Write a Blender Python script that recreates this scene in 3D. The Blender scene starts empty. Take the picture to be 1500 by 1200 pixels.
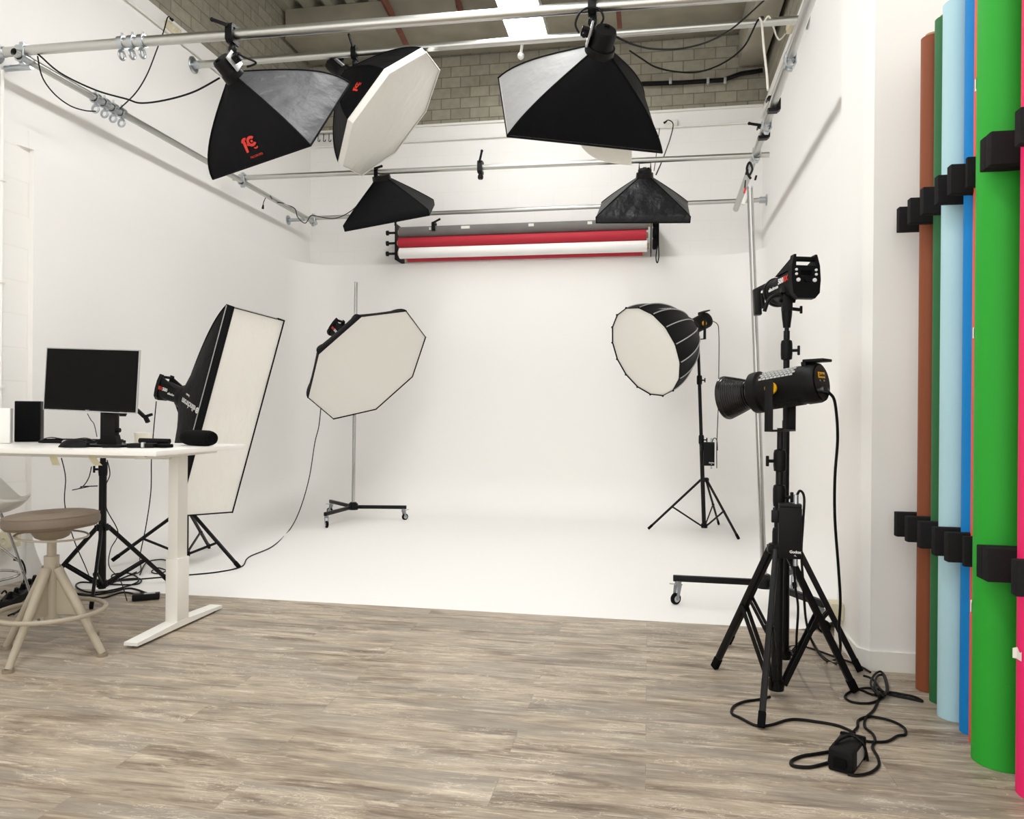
import bpy, bmesh, math, random
from mathutils import Vector as V, Matrix as M
random.seed(7)
pi = math.pi
scn = bpy.context.scene
col = scn.collection

# ------------------------------------------------------------------ camera
F_PX, CAM_H = 1110.0, 1.15
TH, RO = math.atan(200 / F_PX), 0.0085
c_, s_ = math.cos(TH), math.sin(TH)
RIGHT = V((c_ * math.cos(RO), s_ * math.cos(RO), math.sin(RO)))
UPV = V((-c_ * math.sin(RO), -s_ * math.sin(RO), math.cos(RO)))
FWD = V((-s_, c_, 0))
cam_d = bpy.data.cameras.new('camera')
cam = bpy.data.objects.new('camera', cam_d)
col.objects.link(cam)
cam_d.sensor_fit = 'HORIZONTAL'
cam_d.sensor_width = 36
cam_d.lens = 36 * F_PX / 1500
cam_d.shift_y = 3 / 1500
cam_d.clip_start = 0.02
mw = M.Identity(4)
for i in range(3):
    mw[i][0], mw[i][1], mw[i][2] = RIGHT[i], UPV[i], -FWD[i]
mw[2][3] = CAM_H
cam.matrix_world = mw
scn.camera = cam


def at(x, y, X=None, Y=None, Z=None):
    """the point of the room seen at a photograph pixel, on a known plane"""
    d = FWD + RIGHT * ((x - 750) / F_PX) - UPV * ((y - 603) / F_PX)
    t = X / d.x if X is not None else Y / d.y if Y is not None else (Z - CAM_H) / d.z
    return V((0, 0, CAM_H)) + d * t


# ------------------------------------------------------------------ materials
def lin(c):
    return tuple((v / 255 / 12.92) if v / 255 <= 0.04045 else ((v / 255 + 0.055) / 1.055) ** 2.4 for v in c) + (1,)


def mat(name, rgb, rough=0.5, metal=0.0, bump=None, vary=None, spec=None, sheen=0, coat=0, emit=None, stretch=None):
    m = bpy.data.materials.new(name)
    m.use_nodes = True
    nt = m.node_tree
    b = nt.nodes['Principled BSDF']
    b.inputs['Base Color'].default_value = lin(rgb)
    b.inputs['Roughness'].default_value = rough
    b.inputs['Metallic'].default_value = metal
    if spec is not None:
        b.inputs['Specular IOR Level'].default_value = spec
    if sheen:
        b.inputs['Sheen Weight'].default_value = sheen
        b.inputs['Sheen Roughness'].default_value = 0.4
    if coat:
        b.inputs['Coat Weight'].default_value = coat
    if emit:
        b.inputs['Emission Color'].default_value = lin(emit[0])
        b.inputs['Emission Strength'].default_value = emit[1]
    if bump or vary:
        tc = nt.nodes.new('ShaderNodeTexCoord')
        mp = nt.nodes.new('ShaderNodeMapping')
        nt.links.new(tc.outputs['Object'], mp.inputs['Vector'])
        if stretch:
            mp.inputs['Scale'].default_value = stretch
    if bump:
        n = nt.nodes.new('ShaderNodeTexNoise')
        n.inputs['Scale'].default_value = bump[0]
        n.inputs['Detail'].default_value = 5
        nt.links.new(mp.outputs[0], n.inputs['Vector'])
        bp = nt.nodes.new('ShaderNodeBump')
        bp.inputs['Strength'].default_value = bump[1]
        bp.inputs['Distance'].default_value = 0.01 if len(bump) < 3 else bump[2]
        nt.links.new(n.outputs['Fac'], bp.inputs['Height'])
        nt.links.new(bp.outputs[0], b.inputs['Normal'])
    if vary:
        n2 = nt.nodes.new('ShaderNodeTexNoise')
        n2.inputs['Scale'].default_value = vary[0]
        n2.inputs['Detail'].default_value = 4
        nt.links.new(mp.outputs[0], n2.inputs['Vector'])
        r = nt.nodes.new('ShaderNodeValToRGB')
        k = vary[1]
        r.color_ramp.elements[0].position = 0.3
        r.color_ramp.elements[1].position = 0.7
        r.color_ramp.elements[0].color = lin([max(0, v * (1 - k)) for v in rgb])
        r.color_ramp.elements[1].color = lin([min(255, v * (1 + k * 0.6)) for v in rgb])
        nt.links.new(n2.outputs['Fac'], r.inputs[0])
        nt.links.new(r.outputs[0], b.inputs['Base Color'])
    return m


def brick_mat(name, c1, c2, mortar, bw, bh, ms, axes, rough=0.85, bump=0.35):
    m = bpy.data.materials.new(name)
    m.use_nodes = True
    nt = m.node_tree
    b = nt.nodes['Principled BSDF']
    b.inputs['Roughness'].default_value = rough
    b.inputs['Specular IOR Level'].default_value = 0.2
    tc = nt.nodes.new('ShaderNodeTexCoord')
    sp = nt.nodes.new('ShaderNodeSeparateXYZ')
    cb = nt.nodes.new('ShaderNodeCombineXYZ')
    nt.links.new(tc.outputs['Object'], sp.inputs[0])
    nt.links.new(sp.outputs[axes[0]], cb.inputs[0])
    nt.links.new(sp.outputs[axes[1]], cb.inputs[1])
    br = nt.nodes.new('ShaderNodeTexBrick')
    for k, v in (('Color1', lin(c1)), ('Color2', lin(c2)), ('Mortar', lin(mortar)), ('Scale', 1.0), ('Mortar Size', ms),
                 ('Mortar Smooth', 0.3), ('Brick Width', bw), ('Row Height', bh)):
        br.inputs[k].default_value = v
    nt.links.new(cb.outputs[0], br.inputs['Vector'])
    ns = nt.nodes.new('ShaderNodeTexNoise')
    ns.inputs['Scale'].default_value = 14
    ns.inputs['Detail'].default_value = 6
    nt.links.new(tc.outputs['Object'], ns.inputs['Vector'])
    mx = nt.nodes.new('ShaderNodeMix')
    mx.data_type = 'RGBA'
    mx.blend_type = 'OVERLAY'
    mx.inputs[0].default_value = 0.25 if max(c1) < 200 else 0.03
    nt.links.new(br.outputs['Color'], mx.inputs[6])
    nt.links.new(ns.outputs['Fac'], mx.inputs[7])
    nt.links.new(mx.outputs[2], b.inputs['Base Color'])
    ad = nt.nodes.new('ShaderNodeMath')
    ad.operation = 'MULTIPLY_ADD'
    ad.inputs[1].default_value = -1.0
    nt.links.new(br.outputs['Fac'], ad.inputs[0])
    nm = nt.nodes.new('ShaderNodeMath')
    nm.operation = 'MULTIPLY'
    nm.inputs[1].default_value = 0.4
    nt.links.new(ns.outputs['Fac'], nm.inputs[0])
    nt.links.new(nm.outputs[0], ad.inputs[2])
    bp = nt.nodes.new('ShaderNodeBump')
    bp.inputs['Strength'].default_value = bump
    bp.inputs['Distance'].default_value = 0.006
    nt.links.new(ad.outputs[0], bp.inputs['Height'])
    nt.links.new(bp.outputs[0], b.inputs['Normal'])
    return m


def wood_mat():
    m = bpy.data.materials.new('weathered vinyl planks')
    m.use_nodes = True
    nt = m.node_tree
    N, L = nt.nodes.new, nt.links.new
    b = nt.nodes['Principled BSDF']
    b.inputs['Roughness'].default_value = 0.42
    b.inputs['Specular IOR Level'].default_value = 0.35
    tc = N('ShaderNodeTexCoord')
    br = N('ShaderNodeTexBrick')
    br.offset = 0.37
    for k, v in (('Color1', (0, 0, 0, 1)), ('Color2', (1, 1, 1, 1)), ('Mortar', (0.4, 0.4, 0.4, 1)), ('Scale', 1.0), ('Mortar Size', 0.0009),
                 ('Mortar Smooth', 0.2), ('Brick Width', 1.22), ('Row Height', 0.18)):
        br.inputs[k].default_value = v
    L(tc.outputs['Object'], br.inputs['Vector'])
    # every plank shifts the grain by its own amount
    sh = N('ShaderNodeVectorMath'); sh.operation = 'MULTIPLY_ADD'
    sh.inputs[1].default_value = (7.3, 3.1, 5.7)
    L(br.outputs['Color'], sh.inputs[0]); L(tc.outputs['Object'], sh.inputs[2])

    def noise(scale, detail, rough, st, dist=0.0):
        mp = N('ShaderNodeMapping'); mp.inputs['Scale'].default_value = st
        L(sh.outputs[0], mp.inputs[0])
        n = N('ShaderNodeTexNoise')
        n.inputs['Scale'].default_value = scale; n.inputs['Detail'].default_value = detail
        n.inputs['Roughness'].default_value = rough; n.inputs['Distortion'].default_value = dist
        L(mp.outputs[0], n.inputs['Vector'])
        return n
    n1 = noise(2.0, 11, 0.66, (0.9, 7.0, 1), 0.8)
    n2 = noise(3.0, 10, 0.72, (1.0, 8.0, 1), 1.2)
    n3 = noise(22, 7, 0.75, (0.5, 8.0, 1))
    n4 = noise(2.3, 6, 0.6, (1.0, 2.4, 1), 0.8)
    r1 = N('ShaderNodeValToRGB')
    e = r1.color_ramp.elements
    e[0].position = 0.30; e[0].color = lin((98, 84, 69))
    e[1].position = 0.68; e[1].color = lin((194, 181, 161))
    for p, c in ((0.40, (132, 117, 101)), (0.47, (157, 143, 125)), (0.55, (174, 160, 141))):
        x = e.new(p); x.color = lin(c)
    L(n1.outputs['Fac'], r1.inputs[0])
    r2 = N('ShaderNodeValToRGB')
    e = r2.color_ramp.elements
    e[0].position = 0.56; e[0].color = (0, 0, 0, 1)
    e[1].position = 0.61; e[1].color = (1, 1, 1, 1)
    L(n2.outputs['Fac'], r2.inputs[0])
    m1 = N('ShaderNodeMix'); m1.data_type = 'RGBA'
    mf = N('ShaderNodeMath'); mf.operation = 'MULTIPLY'; mf.inputs[1].default_value = 0.6
    L(r2.outputs[0], mf.inputs[0]); L(mf.outputs[0], m1.inputs[0])
    L(r1.outputs[0], m1.inputs[6]); m1.inputs[7].default_value = lin((218, 206, 185))
    m2 = N('ShaderNodeMix'); m2.data_type = 'RGBA'; m2.blend_type = 'OVERLAY'; m2.inputs[0].default_value = 0.8
    L(m1.outputs[2], m2.inputs[6]); L(n3.outputs['Fac'], m2.inputs[7])
    m3 = N('ShaderNodeMix'); m3.data_type = 'RGBA'; m3.blend_type = 'SOFT_LIGHT'; m3.inputs[0].default_value = 0.75
    L(m2.outputs[2], m3.inputs[6]); L(n4.outputs['Fac'], m3.inputs[7])
    # greyer patches and thin pale scratches
    n5 = noise(1.7, 5, 0.6, (0.9, 4.5, 1), 0.6)
    r5 = N('ShaderNodeMapRange'); r5.inputs['From Min'].default_value = 0.45; r5.inputs['From Max'].default_value = 0.62
    r5.inputs['To Max'].default_value = 0.55
    L(n5.outputs['Fac'], r5.inputs['Value'])
    m5 = N('ShaderNodeMix'); m5.data_type = 'RGBA'; m5.blend_type = 'MIX'
    L(r5.outputs[0], m5.inputs[0]); L(m3.outputs[2], m5.inputs[6]); m5.inputs[7].default_value = lin((142, 135, 127))
    n6 = noise(4.5, 6, 0.6, (1.0, 4.0, 1), 1.8)
    a6 = N('ShaderNodeMath'); a6.operation = 'SUBTRACT'; a6.inputs[1].default_value = 0.5
    b6 = N('ShaderNodeMath'); b6.operation = 'ABSOLUTE'
    c6 = N('ShaderNodeMath'); c6.operation = 'LESS_THAN'; c6.inputs[1].default_value = 0.008
    d6 = N('ShaderNodeMath'); d6.operation = 'GREATER_THAN'; d6.inputs[1].default_value = 0.53
    e6 = N('ShaderNodeMath'); e6.operation = 'MULTIPLY'
    f6 = N('ShaderNodeMath'); f6.operation = 'MULTIPLY'; f6.inputs[1].default_value = 0.6
    L(n6.outputs['Fac'], a6.inputs[0]); L(a6.outputs[0], b6.inputs[0]); L(b6.outputs[0], c6.inputs[0])
    L(n4.outputs['Fac'], d6.inputs[0]); L(c6.outputs[0], e6.inputs[0]); L(d6.outputs[0], e6.inputs[1]); L(e6.outputs[0], f6.inputs[0])
    m6 = N('ShaderNodeMix'); m6.data_type = 'RGBA'; m6.blend_type = 'MIX'
    L(f6.outputs[0], m6.inputs[0]); L(m5.outputs[2], m6.inputs[6]); m6.inputs[7].default_value = lin((226, 214, 194))
    m4 = N('ShaderNodeMix'); m4.data_type = 'RGBA'; m4.blend_type = 'MIX'
    jf = N('ShaderNodeMath'); jf.operation = 'MULTIPLY'; jf.inputs[1].default_value = 0.3
    L(br.outputs['Fac'], jf.inputs[0]); L(jf.outputs[0], m4.inputs[0])
    L(m6.outputs[2], m4.inputs[6]); m4.inputs[7].default_value = lin((78, 66, 54))
    L(m4.outputs[2], b.inputs['Base Color'])
    bp = N('ShaderNodeBump'); bp.inputs['Strength'].default_value = 0.12; bp.inputs['Distance'].default_value = 0.003
    L(n3.outputs['Fac'], bp.inputs['Height']); L(bp.outputs[0], b.inputs['Normal'])
    return m


WHITE = (242, 240, 237)
m_wall = mat('white wall paint', WHITE, 0.7, bump=(22, 0.10), spec=0.25)
m_wallbrick = mat('white painted block wall', WHITE, 0.65, bump=(30, 0.12), spec=0.25)
m_wallbrick_x = brick_mat('white painted block wall across', (241, 239, 236), (242, 240, 237), (239, 237, 233), 0.44, 0.22, 0.005, (0, 2), 0.7, 0.07)
m_paintedblock = brick_mat('white painted rough block', (240, 238, 234), (242, 240, 237), (237, 235, 230), 0.44, 0.22, 0.006, (1, 2), 0.75, 0.3)
m_cyc = mat('white infinity cove paint', (243, 241, 238), 0.55, spec=0.3, bump=(6, 0.02))
m_block_y = brick_mat('grey block side', (150, 146, 132), (163, 158, 143), (126, 122, 108), 0.30, 0.125, 0.006, (1, 2))
m_block_x = brick_mat('grey block back', (150, 146, 131), (168, 163, 147), (122, 118, 104), 0.235, 0.125, 0.006, (0, 2))
m_floor = wood_mat()
m_deck = mat('grey steel deck', (150, 147, 132), 0.6, metal=0.0)
m_beam = mat('olive grey beam', (150, 144, 128), 0.8, vary=(3, 0.08))
m_sidebeam = mat('beige beam', (170, 164, 148), 0.8, vary=(3, 0.06))
m_rust = mat('red oxide steel', (120, 74, 60), 0.7, vary=(8, 0.15))
m_trim = mat('white trim paint', (238, 236, 230), 0.5)
m_galv = mat('galvanised tube', (196, 196, 192), 0.32, metal=1.0, bump=(60, 0.03))
m_zinc = mat('zinc plated steel', (186, 192, 196), 0.28, metal=1.0, bump=(40, 0.08))
m_chrome = mat('polished chrome', (176, 176, 174), 0.16, metal=1.0)
m_black = mat('black anodised metal', (10, 10, 11), 0.42, spec=0.22)
m_plast = mat('black plastic', (11, 11, 12), 0.5, spec=0.18, bump=(160, 0.05))
m_rubber = mat('black rubber', (8, 8, 9), 0.75, spec=0.1)
m_cable = mat('black cable', (9, 9, 10), 0.5, spec=0.2)
m_cablew = mat('white cable', (226, 222, 210), 0.5)
m_nylon = mat('black nylon fabric', (9, 9, 12), 0.6, bump=(9, 0.35, 0.02), spec=0.12)
m_nylon_lit = mat('creased nylon lit grey', (72, 73, 76), 0.5, bump=(7, 0.6, 0.04), spec=0.55)  # grey base colour paints in the overhead light on black nylon
m_nylon_p = mat('black parabolic fabric', (6, 6, 8), 0.55, spec=0.15)
m_side_lit = mat('softbox side painted lit', (150, 150, 150), 0.5, bump=(7, 0.35, 0.03), spec=0.6)  # pale base colour stands in for light grazing the black fabric
m_diff = mat('white diffuser cloth', (236, 234, 227), 0.8, bump=(5, 0.10, 0.02))
m_diff_w = mat('creased white diffuser cloth', (240, 238, 231), 0.55, bump=(2.6, 0.8, 0.05), stretch=(1.8, 1, 1))
m_silverline = mat('grey piping', (178, 178, 176), 0.5)
m_silver = mat('brushed silver', (188, 190, 190), 0.35, metal=0.6)
m_gloss = mat('glossy black enamel', (8, 8, 9), 0.22, spec=0.5)
m_creased = mat('creased black nylon', (14, 14, 17), 0.45, bump=(4.5, 0.8, 0.06), spec=0.3)
m_casterz = mat('dull zinc', (150, 154, 158), 0.35, metal=1.0)
m_white = mat('white plastic', (236, 235, 231), 0.4)
m_print = mat('white print', (232, 232, 230), 0.6)
m_red = mat('red print', (214, 52, 38), 0.6)
m_yellow = mat('yellow plastic', (238, 178, 22), 0.45)
m_dark = mat('dark hollow', (6, 6, 6), 0.9)
m_foam = mat('black foam', (36, 35, 36), 0.95, bump=(90, 0.6, 0.004), spec=0.1)
m_desk = mat('white laminate', (240, 238, 233), 0.35)
m_deskleg = mat('white powder coat', (232, 230, 223), 0.45)
m_screen = mat('dark screen', (5, 5, 6), 0.3, spec=0.12)
m_stoolseat = mat('taupe leather', (114, 100, 86), 0.55, bump=(60, 0.12), vary=(5, 0.05))
m_stool = mat('beige powder coat', (170, 160, 142), 0.4)
m_stoold = mat('beige plastic', (140, 128, 110), 0.5)
m_shell = mat('pale shell plastic', (214, 213, 208), 0.35)
m_tape = mat('masking tape', (216, 210, 176), 0.7)
m_tapew = mat('white tape', (232, 230, 220), 0.6)
m_cream = mat('cream outlet plastic', (214, 206, 178), 0.45)
m_lamp = mat('lit fluorescent panel', (255, 255, 255), 0.5, emit=((254, 254, 253), 24.0))
m_glass = mat('lens', (210, 214, 214), 0.1)


# ------------------------------------------------------------------ geometry
class G:
    def __init__(s):
        s.v, s.f, s.m = [], [], []
        s.k = 0

    def add(s, vs, fs):
        o = len(s.v)
        s.v += [V(p) for p in vs]
        s.f += [tuple(i + o for i in f) for f in fs]
        s.m += [s.k] * len(fs)
        return s

    def box(s, c, d, R=None, bev=0.0):
        bm = bmesh.new()
        bmesh.ops.create_cube(bm, size=1.0)
        for v in bm.verts:
            v.co = V((v.co.x * d[0], v.co.y * d[1], v.co.z * d[2]))
        if bev > 0:
            bmesh.ops.bevel(bm, geom=list(bm.edges), offset=min(bev, min(d) * 0.45), segments=2, profile=0.6, affect='EDGES')
        bm.verts.index_update()
        R = R.to_3x3() if R is not None else M.Identity(3)
        s.add([V(c) + R @ v.co for v in bm.verts], [[v.index for v in f.verts] for f in bm.faces])
        bm.free()
        return s

    def bar(s, a, b, w, h, up=(0, 0, 1), bev=0.0):
        a, b = V(a), V(b)
        return s.box((a + b) / 2, ((b - a).length, w, h), frame(b - a, up), bev)

    def cyl(s, a, b, r0, r1=None, n=16, caps=True):
        a, b = V(a), V(b)
        r1 = r0 if r1 is None else r1
        R = frame(b - a)
        vs, fs = [], []
        for i in range(n):
            t = 2 * pi * i / n
            d = R @ V((0, math.cos(t), math.sin(t)))
            vs += [a + d * r0, b + d * r1]
        for i in range(n):
            j = (i + 1) % n
            fs.append((2 * i, 2 * j, 2 * j + 1, 2 * i + 1))
        if caps:
            fs.append(tuple(2 * i for i in reversed(range(n))))
            fs.append(tuple(2 * i + 1 for i in range(n)))
        return s.add(vs, fs)

    def tube(s, pts, r, n=8, closed=False):
        P = [V(p) for p in pts]
        m = len(P)
        vs, fs = [], []
        up = None
        for i in range(m):
            a = P[(i - 1) % m] if (closed or i > 0) else P[i]
            b = P[(i + 1) % m] if (closed or i < m - 1) else P[i]
            t = (b - a).normalized() if (b - a).length > 1e-9 else V((1, 0, 0))
            if up is None:
                up = V((0, 0, 1)) if abs(t.z) < 0.9 else V((1, 0, 0))
            x = up - t * up.dot(t)
            if x.length < 1e-5:
                x = V((1, 0, 0)) if abs(t.x) < 0.9 else V((0, 1, 0))
                x -= t * x.dot(t)
            x.normalize()
            up = x
            y = t.cross(x)
            for k in range(n):
                q = 2 * pi * k / n
                vs.append(P[i] + (x * math.cos(q) + y * math.sin(q)) * r)
        for i in range(m if closed else m - 1):
            for k in range(n):
                a, b = i * n, ((i + 1) % m) * n
                fs.append((a + k, b + k, b + (k + 1) % n, a + (k + 1) % n))
        if not closed:
            fs.append(tuple(reversed(range(n))))
            fs.append(tuple((m - 1) * n + k for k in range(n)))
        return s.add(vs, fs)

    def lathe(s, prof, o=(0, 0, 0), R=None, n=32, caps=True):
        """profile (radius, height) turned about the local z axis of R at o"""
        R = R.to_3x3() if R is not None else M.Identity(3)
        o = V(o)
        vs, fs = [], []
        k = len(prof)
        for i in range(n):
            t = 2 * pi * i / n
            vs += [o + R @ V((r * math.cos(t), r * math.sin(t), z)) for r, z in prof]
        for i in range(n):
            j = (i + 1) % n
            for q in range(k - 1):
                fs.append((i * k + q, j * k + q, j * k + q + 1, i * k + q + 1))
        if caps:
            if prof[0][0] > 1e-6:
                fs.append(tuple(i * k for i in reversed(range(n))))
            if prof[-1][0] > 1e-6:
                fs.append(tuple(i * k + k - 1 for i in range(n)))
        return s.add(vs, fs)

    def prism(s, poly, z0, z1, o=(0, 0, 0), R=None):
        R = R.to_3x3() if R is not None else M.Identity(3)
        o = V(o)
        n = len(poly)
        vs = [o + R @ V((p[0], p[1], z0)) for p in poly] + [o + R @ V((p[0], p[1], z1)) for p in poly]
        fs = [tuple(reversed(range(n))), tuple(range(n, 2 * n))] + [(i, (i + 1) % n, (i + 1) % n + n, i + n) for i in range(n)]
        return s.add(vs, fs)

    def loft(s, rings, caps=True):
        n = len(rings[0])
        vs = [V(p) for r in rings for p in r]
        fs = []
        for i in range(len(rings) - 1):
            for k in range(n):
                fs.append((i * n + k, i * n + (k + 1) % n, (i + 1) * n + (k + 1) % n, (i + 1) * n + k))
        if caps:
            fs.append(tuple(reversed(range(n))))
            fs.append(tuple((len(rings) - 1) * n + k for k in range(n)))
        return s.add(vs, fs)

    def ball(s, c, r, n=12, sc=(1, 1, 1)):
        prof = [(r * math.sin(pi * i / 8), -r * math.cos(pi * i / 8)) for i in range(9)]
        g = G().lathe(prof, n=n, caps=False)
        return s.add([V(c) + V((p.x * sc[0], p.y * sc[1], p.z * sc[2])) for p in g.v], g.f)

    def ring(s, c, axis, R, r, n=32, m=8):
        Q = frame(axis)
        return s.tube([V(c) + Q @ V((0, R * math.cos(2 * pi * i / n), R * math.sin(2 * pi * i / n))) for i in range(n)], r, m, True)


def frame(d, up=(0, 0, 1)):
    """3x3 with x along d"""
    x = V(d).normalized()
    u = V(up)
    if abs(x.dot(u.normalized())) > 0.999:
        u = V((0, 1, 0)) if abs(x.y) < 0.9 else V((1, 0, 0))
    y = u.cross(x).normalized()
    z = x.cross(y)
    return M((x, y, z)).transposed()


def spl(P, k=8, closed=False):
    P = [V(p) for p in P]
    n = len(P)
    out = []
    for i in range(n if closed else n - 1):
        if closed:
            a, b, c, d = P[(i - 1) % n], P[i], P[(i + 1) % n], P[(i + 2) % n]
        else:
            a, b, c, d = P[max(i - 1, 0)], P[i], P[i + 1], P[min(i + 2, n - 1)]
        for j in range(k):
            t = j / k
            out.append(0.5 * (2 * b + (c - a) * t + (2 * a - 5 * b + 4 * c - d) * t * t + (3 * b - a - 3 * c + d) * t ** 3))
    if not closed:
        out.append(P[-1])
    return out


WORLD = {}


def finish_mesh(me, mats, ang=35):
    for m in (mats if isinstance(mats, (list, tuple)) else [mats]):
        me.materials.append(m)
    me.polygons.foreach_set('use_smooth', [True] * len(me.polygons))
    me.set_sharp_from_angle(angle=math.radians(ang))
    me.update()


def mesh_of(g, name, mats, inv=None, ang=35):
    me = bpy.data.meshes.new(name)
    vs = [inv @ p for p in g.v] if inv is not None else g.v
    me.from_pydata([tuple(p) for p in vs], [], g.f)
    bm = bmesh.new()
    bm.from_mesh(me)
    bmesh.ops.recalc_face_normals(bm, faces=bm.faces)
    bm.to_mesh(me)
    bm.free()
    if len(g.m) == len(me.polygons):
        me.polygons.foreach_set('material_index', g.m)
    finish_mesh(me, mats, ang)
    return me


def tag(o, label=None, cat=None, group=None, kind=None):
    for k, v in (('label', label), ('category', cat), ('group', group), ('kind', kind)):
        if v:
            o[k] = v


def thing(name, label, cat, loc=(0, 0, 0), R=None, group=None):
    o = bpy.data.objects.new(name, None)
    col.objects.link(o)
    o.empty_display_size = 0.1
    mx = M.Translation(V(loc)) @ (R.to_4x4() if R is not None else M.Identity(4))
    o.matrix_basis = mx
    WORLD[o.name] = mx
    tag(o, label, cat, group)
    return o


def part(parent, name, g, mats, label=None, local=False, ang=35):
    """a mesh under parent; geometry given in room coordinates unless local"""
    mx = WORLD[parent.name]
    me = mesh_of(g, name, mats, None if local else mx.inverted(), ang)
    o = bpy.data.objects.new(name, me)
    col.objects.link(o)
    o.parent = parent
    WORLD[o.name] = mx
    if label:
        o['label'] = label
    return o


def solo(name, g, mats, label, cat, group=None, kind=None, ang=35, base=None):
    """a thing that is one mesh, its origin at its base"""
    if base is None:
        lo = [min(p[i] for p in g.v) for i in range(3)]
        hi = [max(p[i] for p in g.v) for i in range(3)]
        base = V(((lo[0] + hi[0]) / 2, (lo[1] + hi[1]) / 2, lo[2]))
    mx = M.Translation(V(base))
    me = mesh_of(g, name, mats, mx.inverted(), ang)
    o = bpy.data.objects.new(name, me)
    col.objects.link(o)
    o.matrix_basis = mx
    WORLD[o.name] = mx
    tag(o, label, cat, group, kind)
    return o


def struct(name, g, mats, parent=None, ang=35):
    me = mesh_of(g, name, mats, None, ang)
    o = bpy.data.objects.new(name, me)
    col.objects.link(o)
    o['kind'] = 'structure'
    WORLD[o.name] = M.Identity(4)
    if parent:
        o.parent = parent
    return o


def copy_tree(o, parent=None):
    c = o.copy()
    col.objects.link(c)
    if parent:
        c.parent = parent
    for ch in list(o.children):
        copy_tree(ch, c)
    return c


def text(parent, name, body, size, o, R, m, label=None, sx=1.0, bold=0.0):
    """flat lettering centred on o; R: x reading direction, y up, z out of the surface"""
    cu = bpy.data.curves.new(name, 'FONT')
    cu.body = body
    cu.size = size
    cu.extrude = 0.0006
    cu.offset = bold
    cu.align_x = 'CENTER'
    cu.align_y = 'CENTER'
    cu.resolution_u = 3
    t = bpy.data.objects.new(name, cu)
    col.objects.link(t)
    dg = bpy.context.evaluated_depsgraph_get()
    me = bpy.data.meshes.new_from_object(t.evaluated_get(dg))
    bpy.data.objects.remove(t)
    bpy.data.curves.remove(cu)
    S = M.Diagonal((sx, 1, 1, 1))
    me.transform(WORLD[parent.name].inverted() @ M.Translation(V(o)) @ R.to_4x4() @ S)
    me.name = name
    me.materials.clear()
    me.materials.append(m)
    me.update()
    ob = bpy.data.objects.new(name, me)
    col.objects.link(ob)
    ob.parent = parent
    WORLD[ob.name] = WORLD[parent.name]
    if label:
        ob['label'] = label
    return ob


def zframe(n, up=(0, 0, 1), roll=0.0):
    """3x3 with z along n, y as near up as can be"""
    z = V(n).normalized()
    u = V(up)
    if abs(z.dot(u)) > 0.999:
        u = V((0, 1, 0))
    x = u.cross(z).normalized()
    y = z.cross(x)
    R = M((x, y, z)).transposed()
    return R @ M.Rotation(roll, 3, 'Z')


def cable(label, pts, r=0.004, k=8, m=None, name='power_cable', cat='cable', group=None, plug=None):
    g = G().tube(spl(pts, k), r, 7)
    P = V(pts[0])
    t = thing(name, label, cat, P, group=group)
    part(t, 'cord', g, m or m_cable)
    if plug is not None:
        a, b = (V(pts[0]), V(pts[1])) if plug == 0 else (V(pts[-1]), V(pts[-2]))
        d = (b - a).normalized()
        part(t, 'plug', G().cyl(a - d * 0.005, a + d * 0.035, 0.013, 0.007, 12), m or m_cable)
    return t


# ================================================================== SETTING
XL, XR, YB, YF = -4.1, 1.21, 8.7, -1.6
ZW = 4.53            # top of the white paint
XN = 1.27            # the wall behind the paper rolls
struct('floor', G().box(((XL + XN) / 2, (YF + YB) / 2, -0.05), (XN - XL + 0.4, YB - YF, 0.1)), m_floor)
g = G().box((XL - 0.1, (YF + YB) / 2, ZW / 2), (0.2, YB - YF + 0.2, ZW))
struct('wall_left', g, m_wallbrick)
struct('wall_left_upper', G().box((XL - 0.15, (YF + YB) / 2, (ZW + 6.1) / 2), (0.2, YB - YF + 0.2, 6.1 - ZW)), m_block_y)
struct('wall_back', G().box(((XL + XR) / 2, YB + 0.1, ZW / 2), (XR - XL + 0.4, 0.2, ZW)), m_wallbrick_x)
struct('wall_back_upper', G().box(((XL + XR) / 2, YB + 0.15, (ZW + 6.1) / 2), (XR - XL + 0.4, 0.2, 6.1 - ZW)), m_block_x)
struct('wall_right', G().box((XR + 0.1, (4.0 + YB) / 2, ZW / 2), (0.2, YB - 4.0 + 0.2, ZW)), m_wall)
struct('wall_right_upper', G().box((XR + 0.15, (YF + YB) / 2, (ZW + 6.1) / 2), (0.2, YB - YF + 0.2, 6.1 - ZW)), m_block_y)
struct('wall_right_near', G().box((XN + 0.1, (YF + 3.66) / 2, ZW / 2), (0.2, 3.66 - YF, ZW)), m_wall)
pil = [(0.955, 4.10), (0.955, 3.685), (0.99, 3.645), (1.40, 3.645), (1.40, 4.10)]
struct('wall_pillar', G().prism(pil, 0, ZW), m_wall)
gb = G().prism([(0.943, 4.10), (0.943, 3.68), (0.985, 3.632), (XN - 0.001, 3.632), (XN - 0.001, 3.646), (0.991, 3.646), (0.956, 3.686), (0.956, 4.10)], 0, 0.088)
struct('baseboard_right', gb, m_trim)
struct('wall_left_front', G().box((XL + 0.005, (YF + 4.41) / 2, 1.5), (0.02, 4.41 - YF, 3.0)), m_paintedblock)
# white sills where the upper block work steps back
struct('trim_1', G().box(((XL + XR) / 2, YB + 0.02, ZW + 0.012), (XR - XL, 0.09, 0.024)), m_trim)

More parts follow.
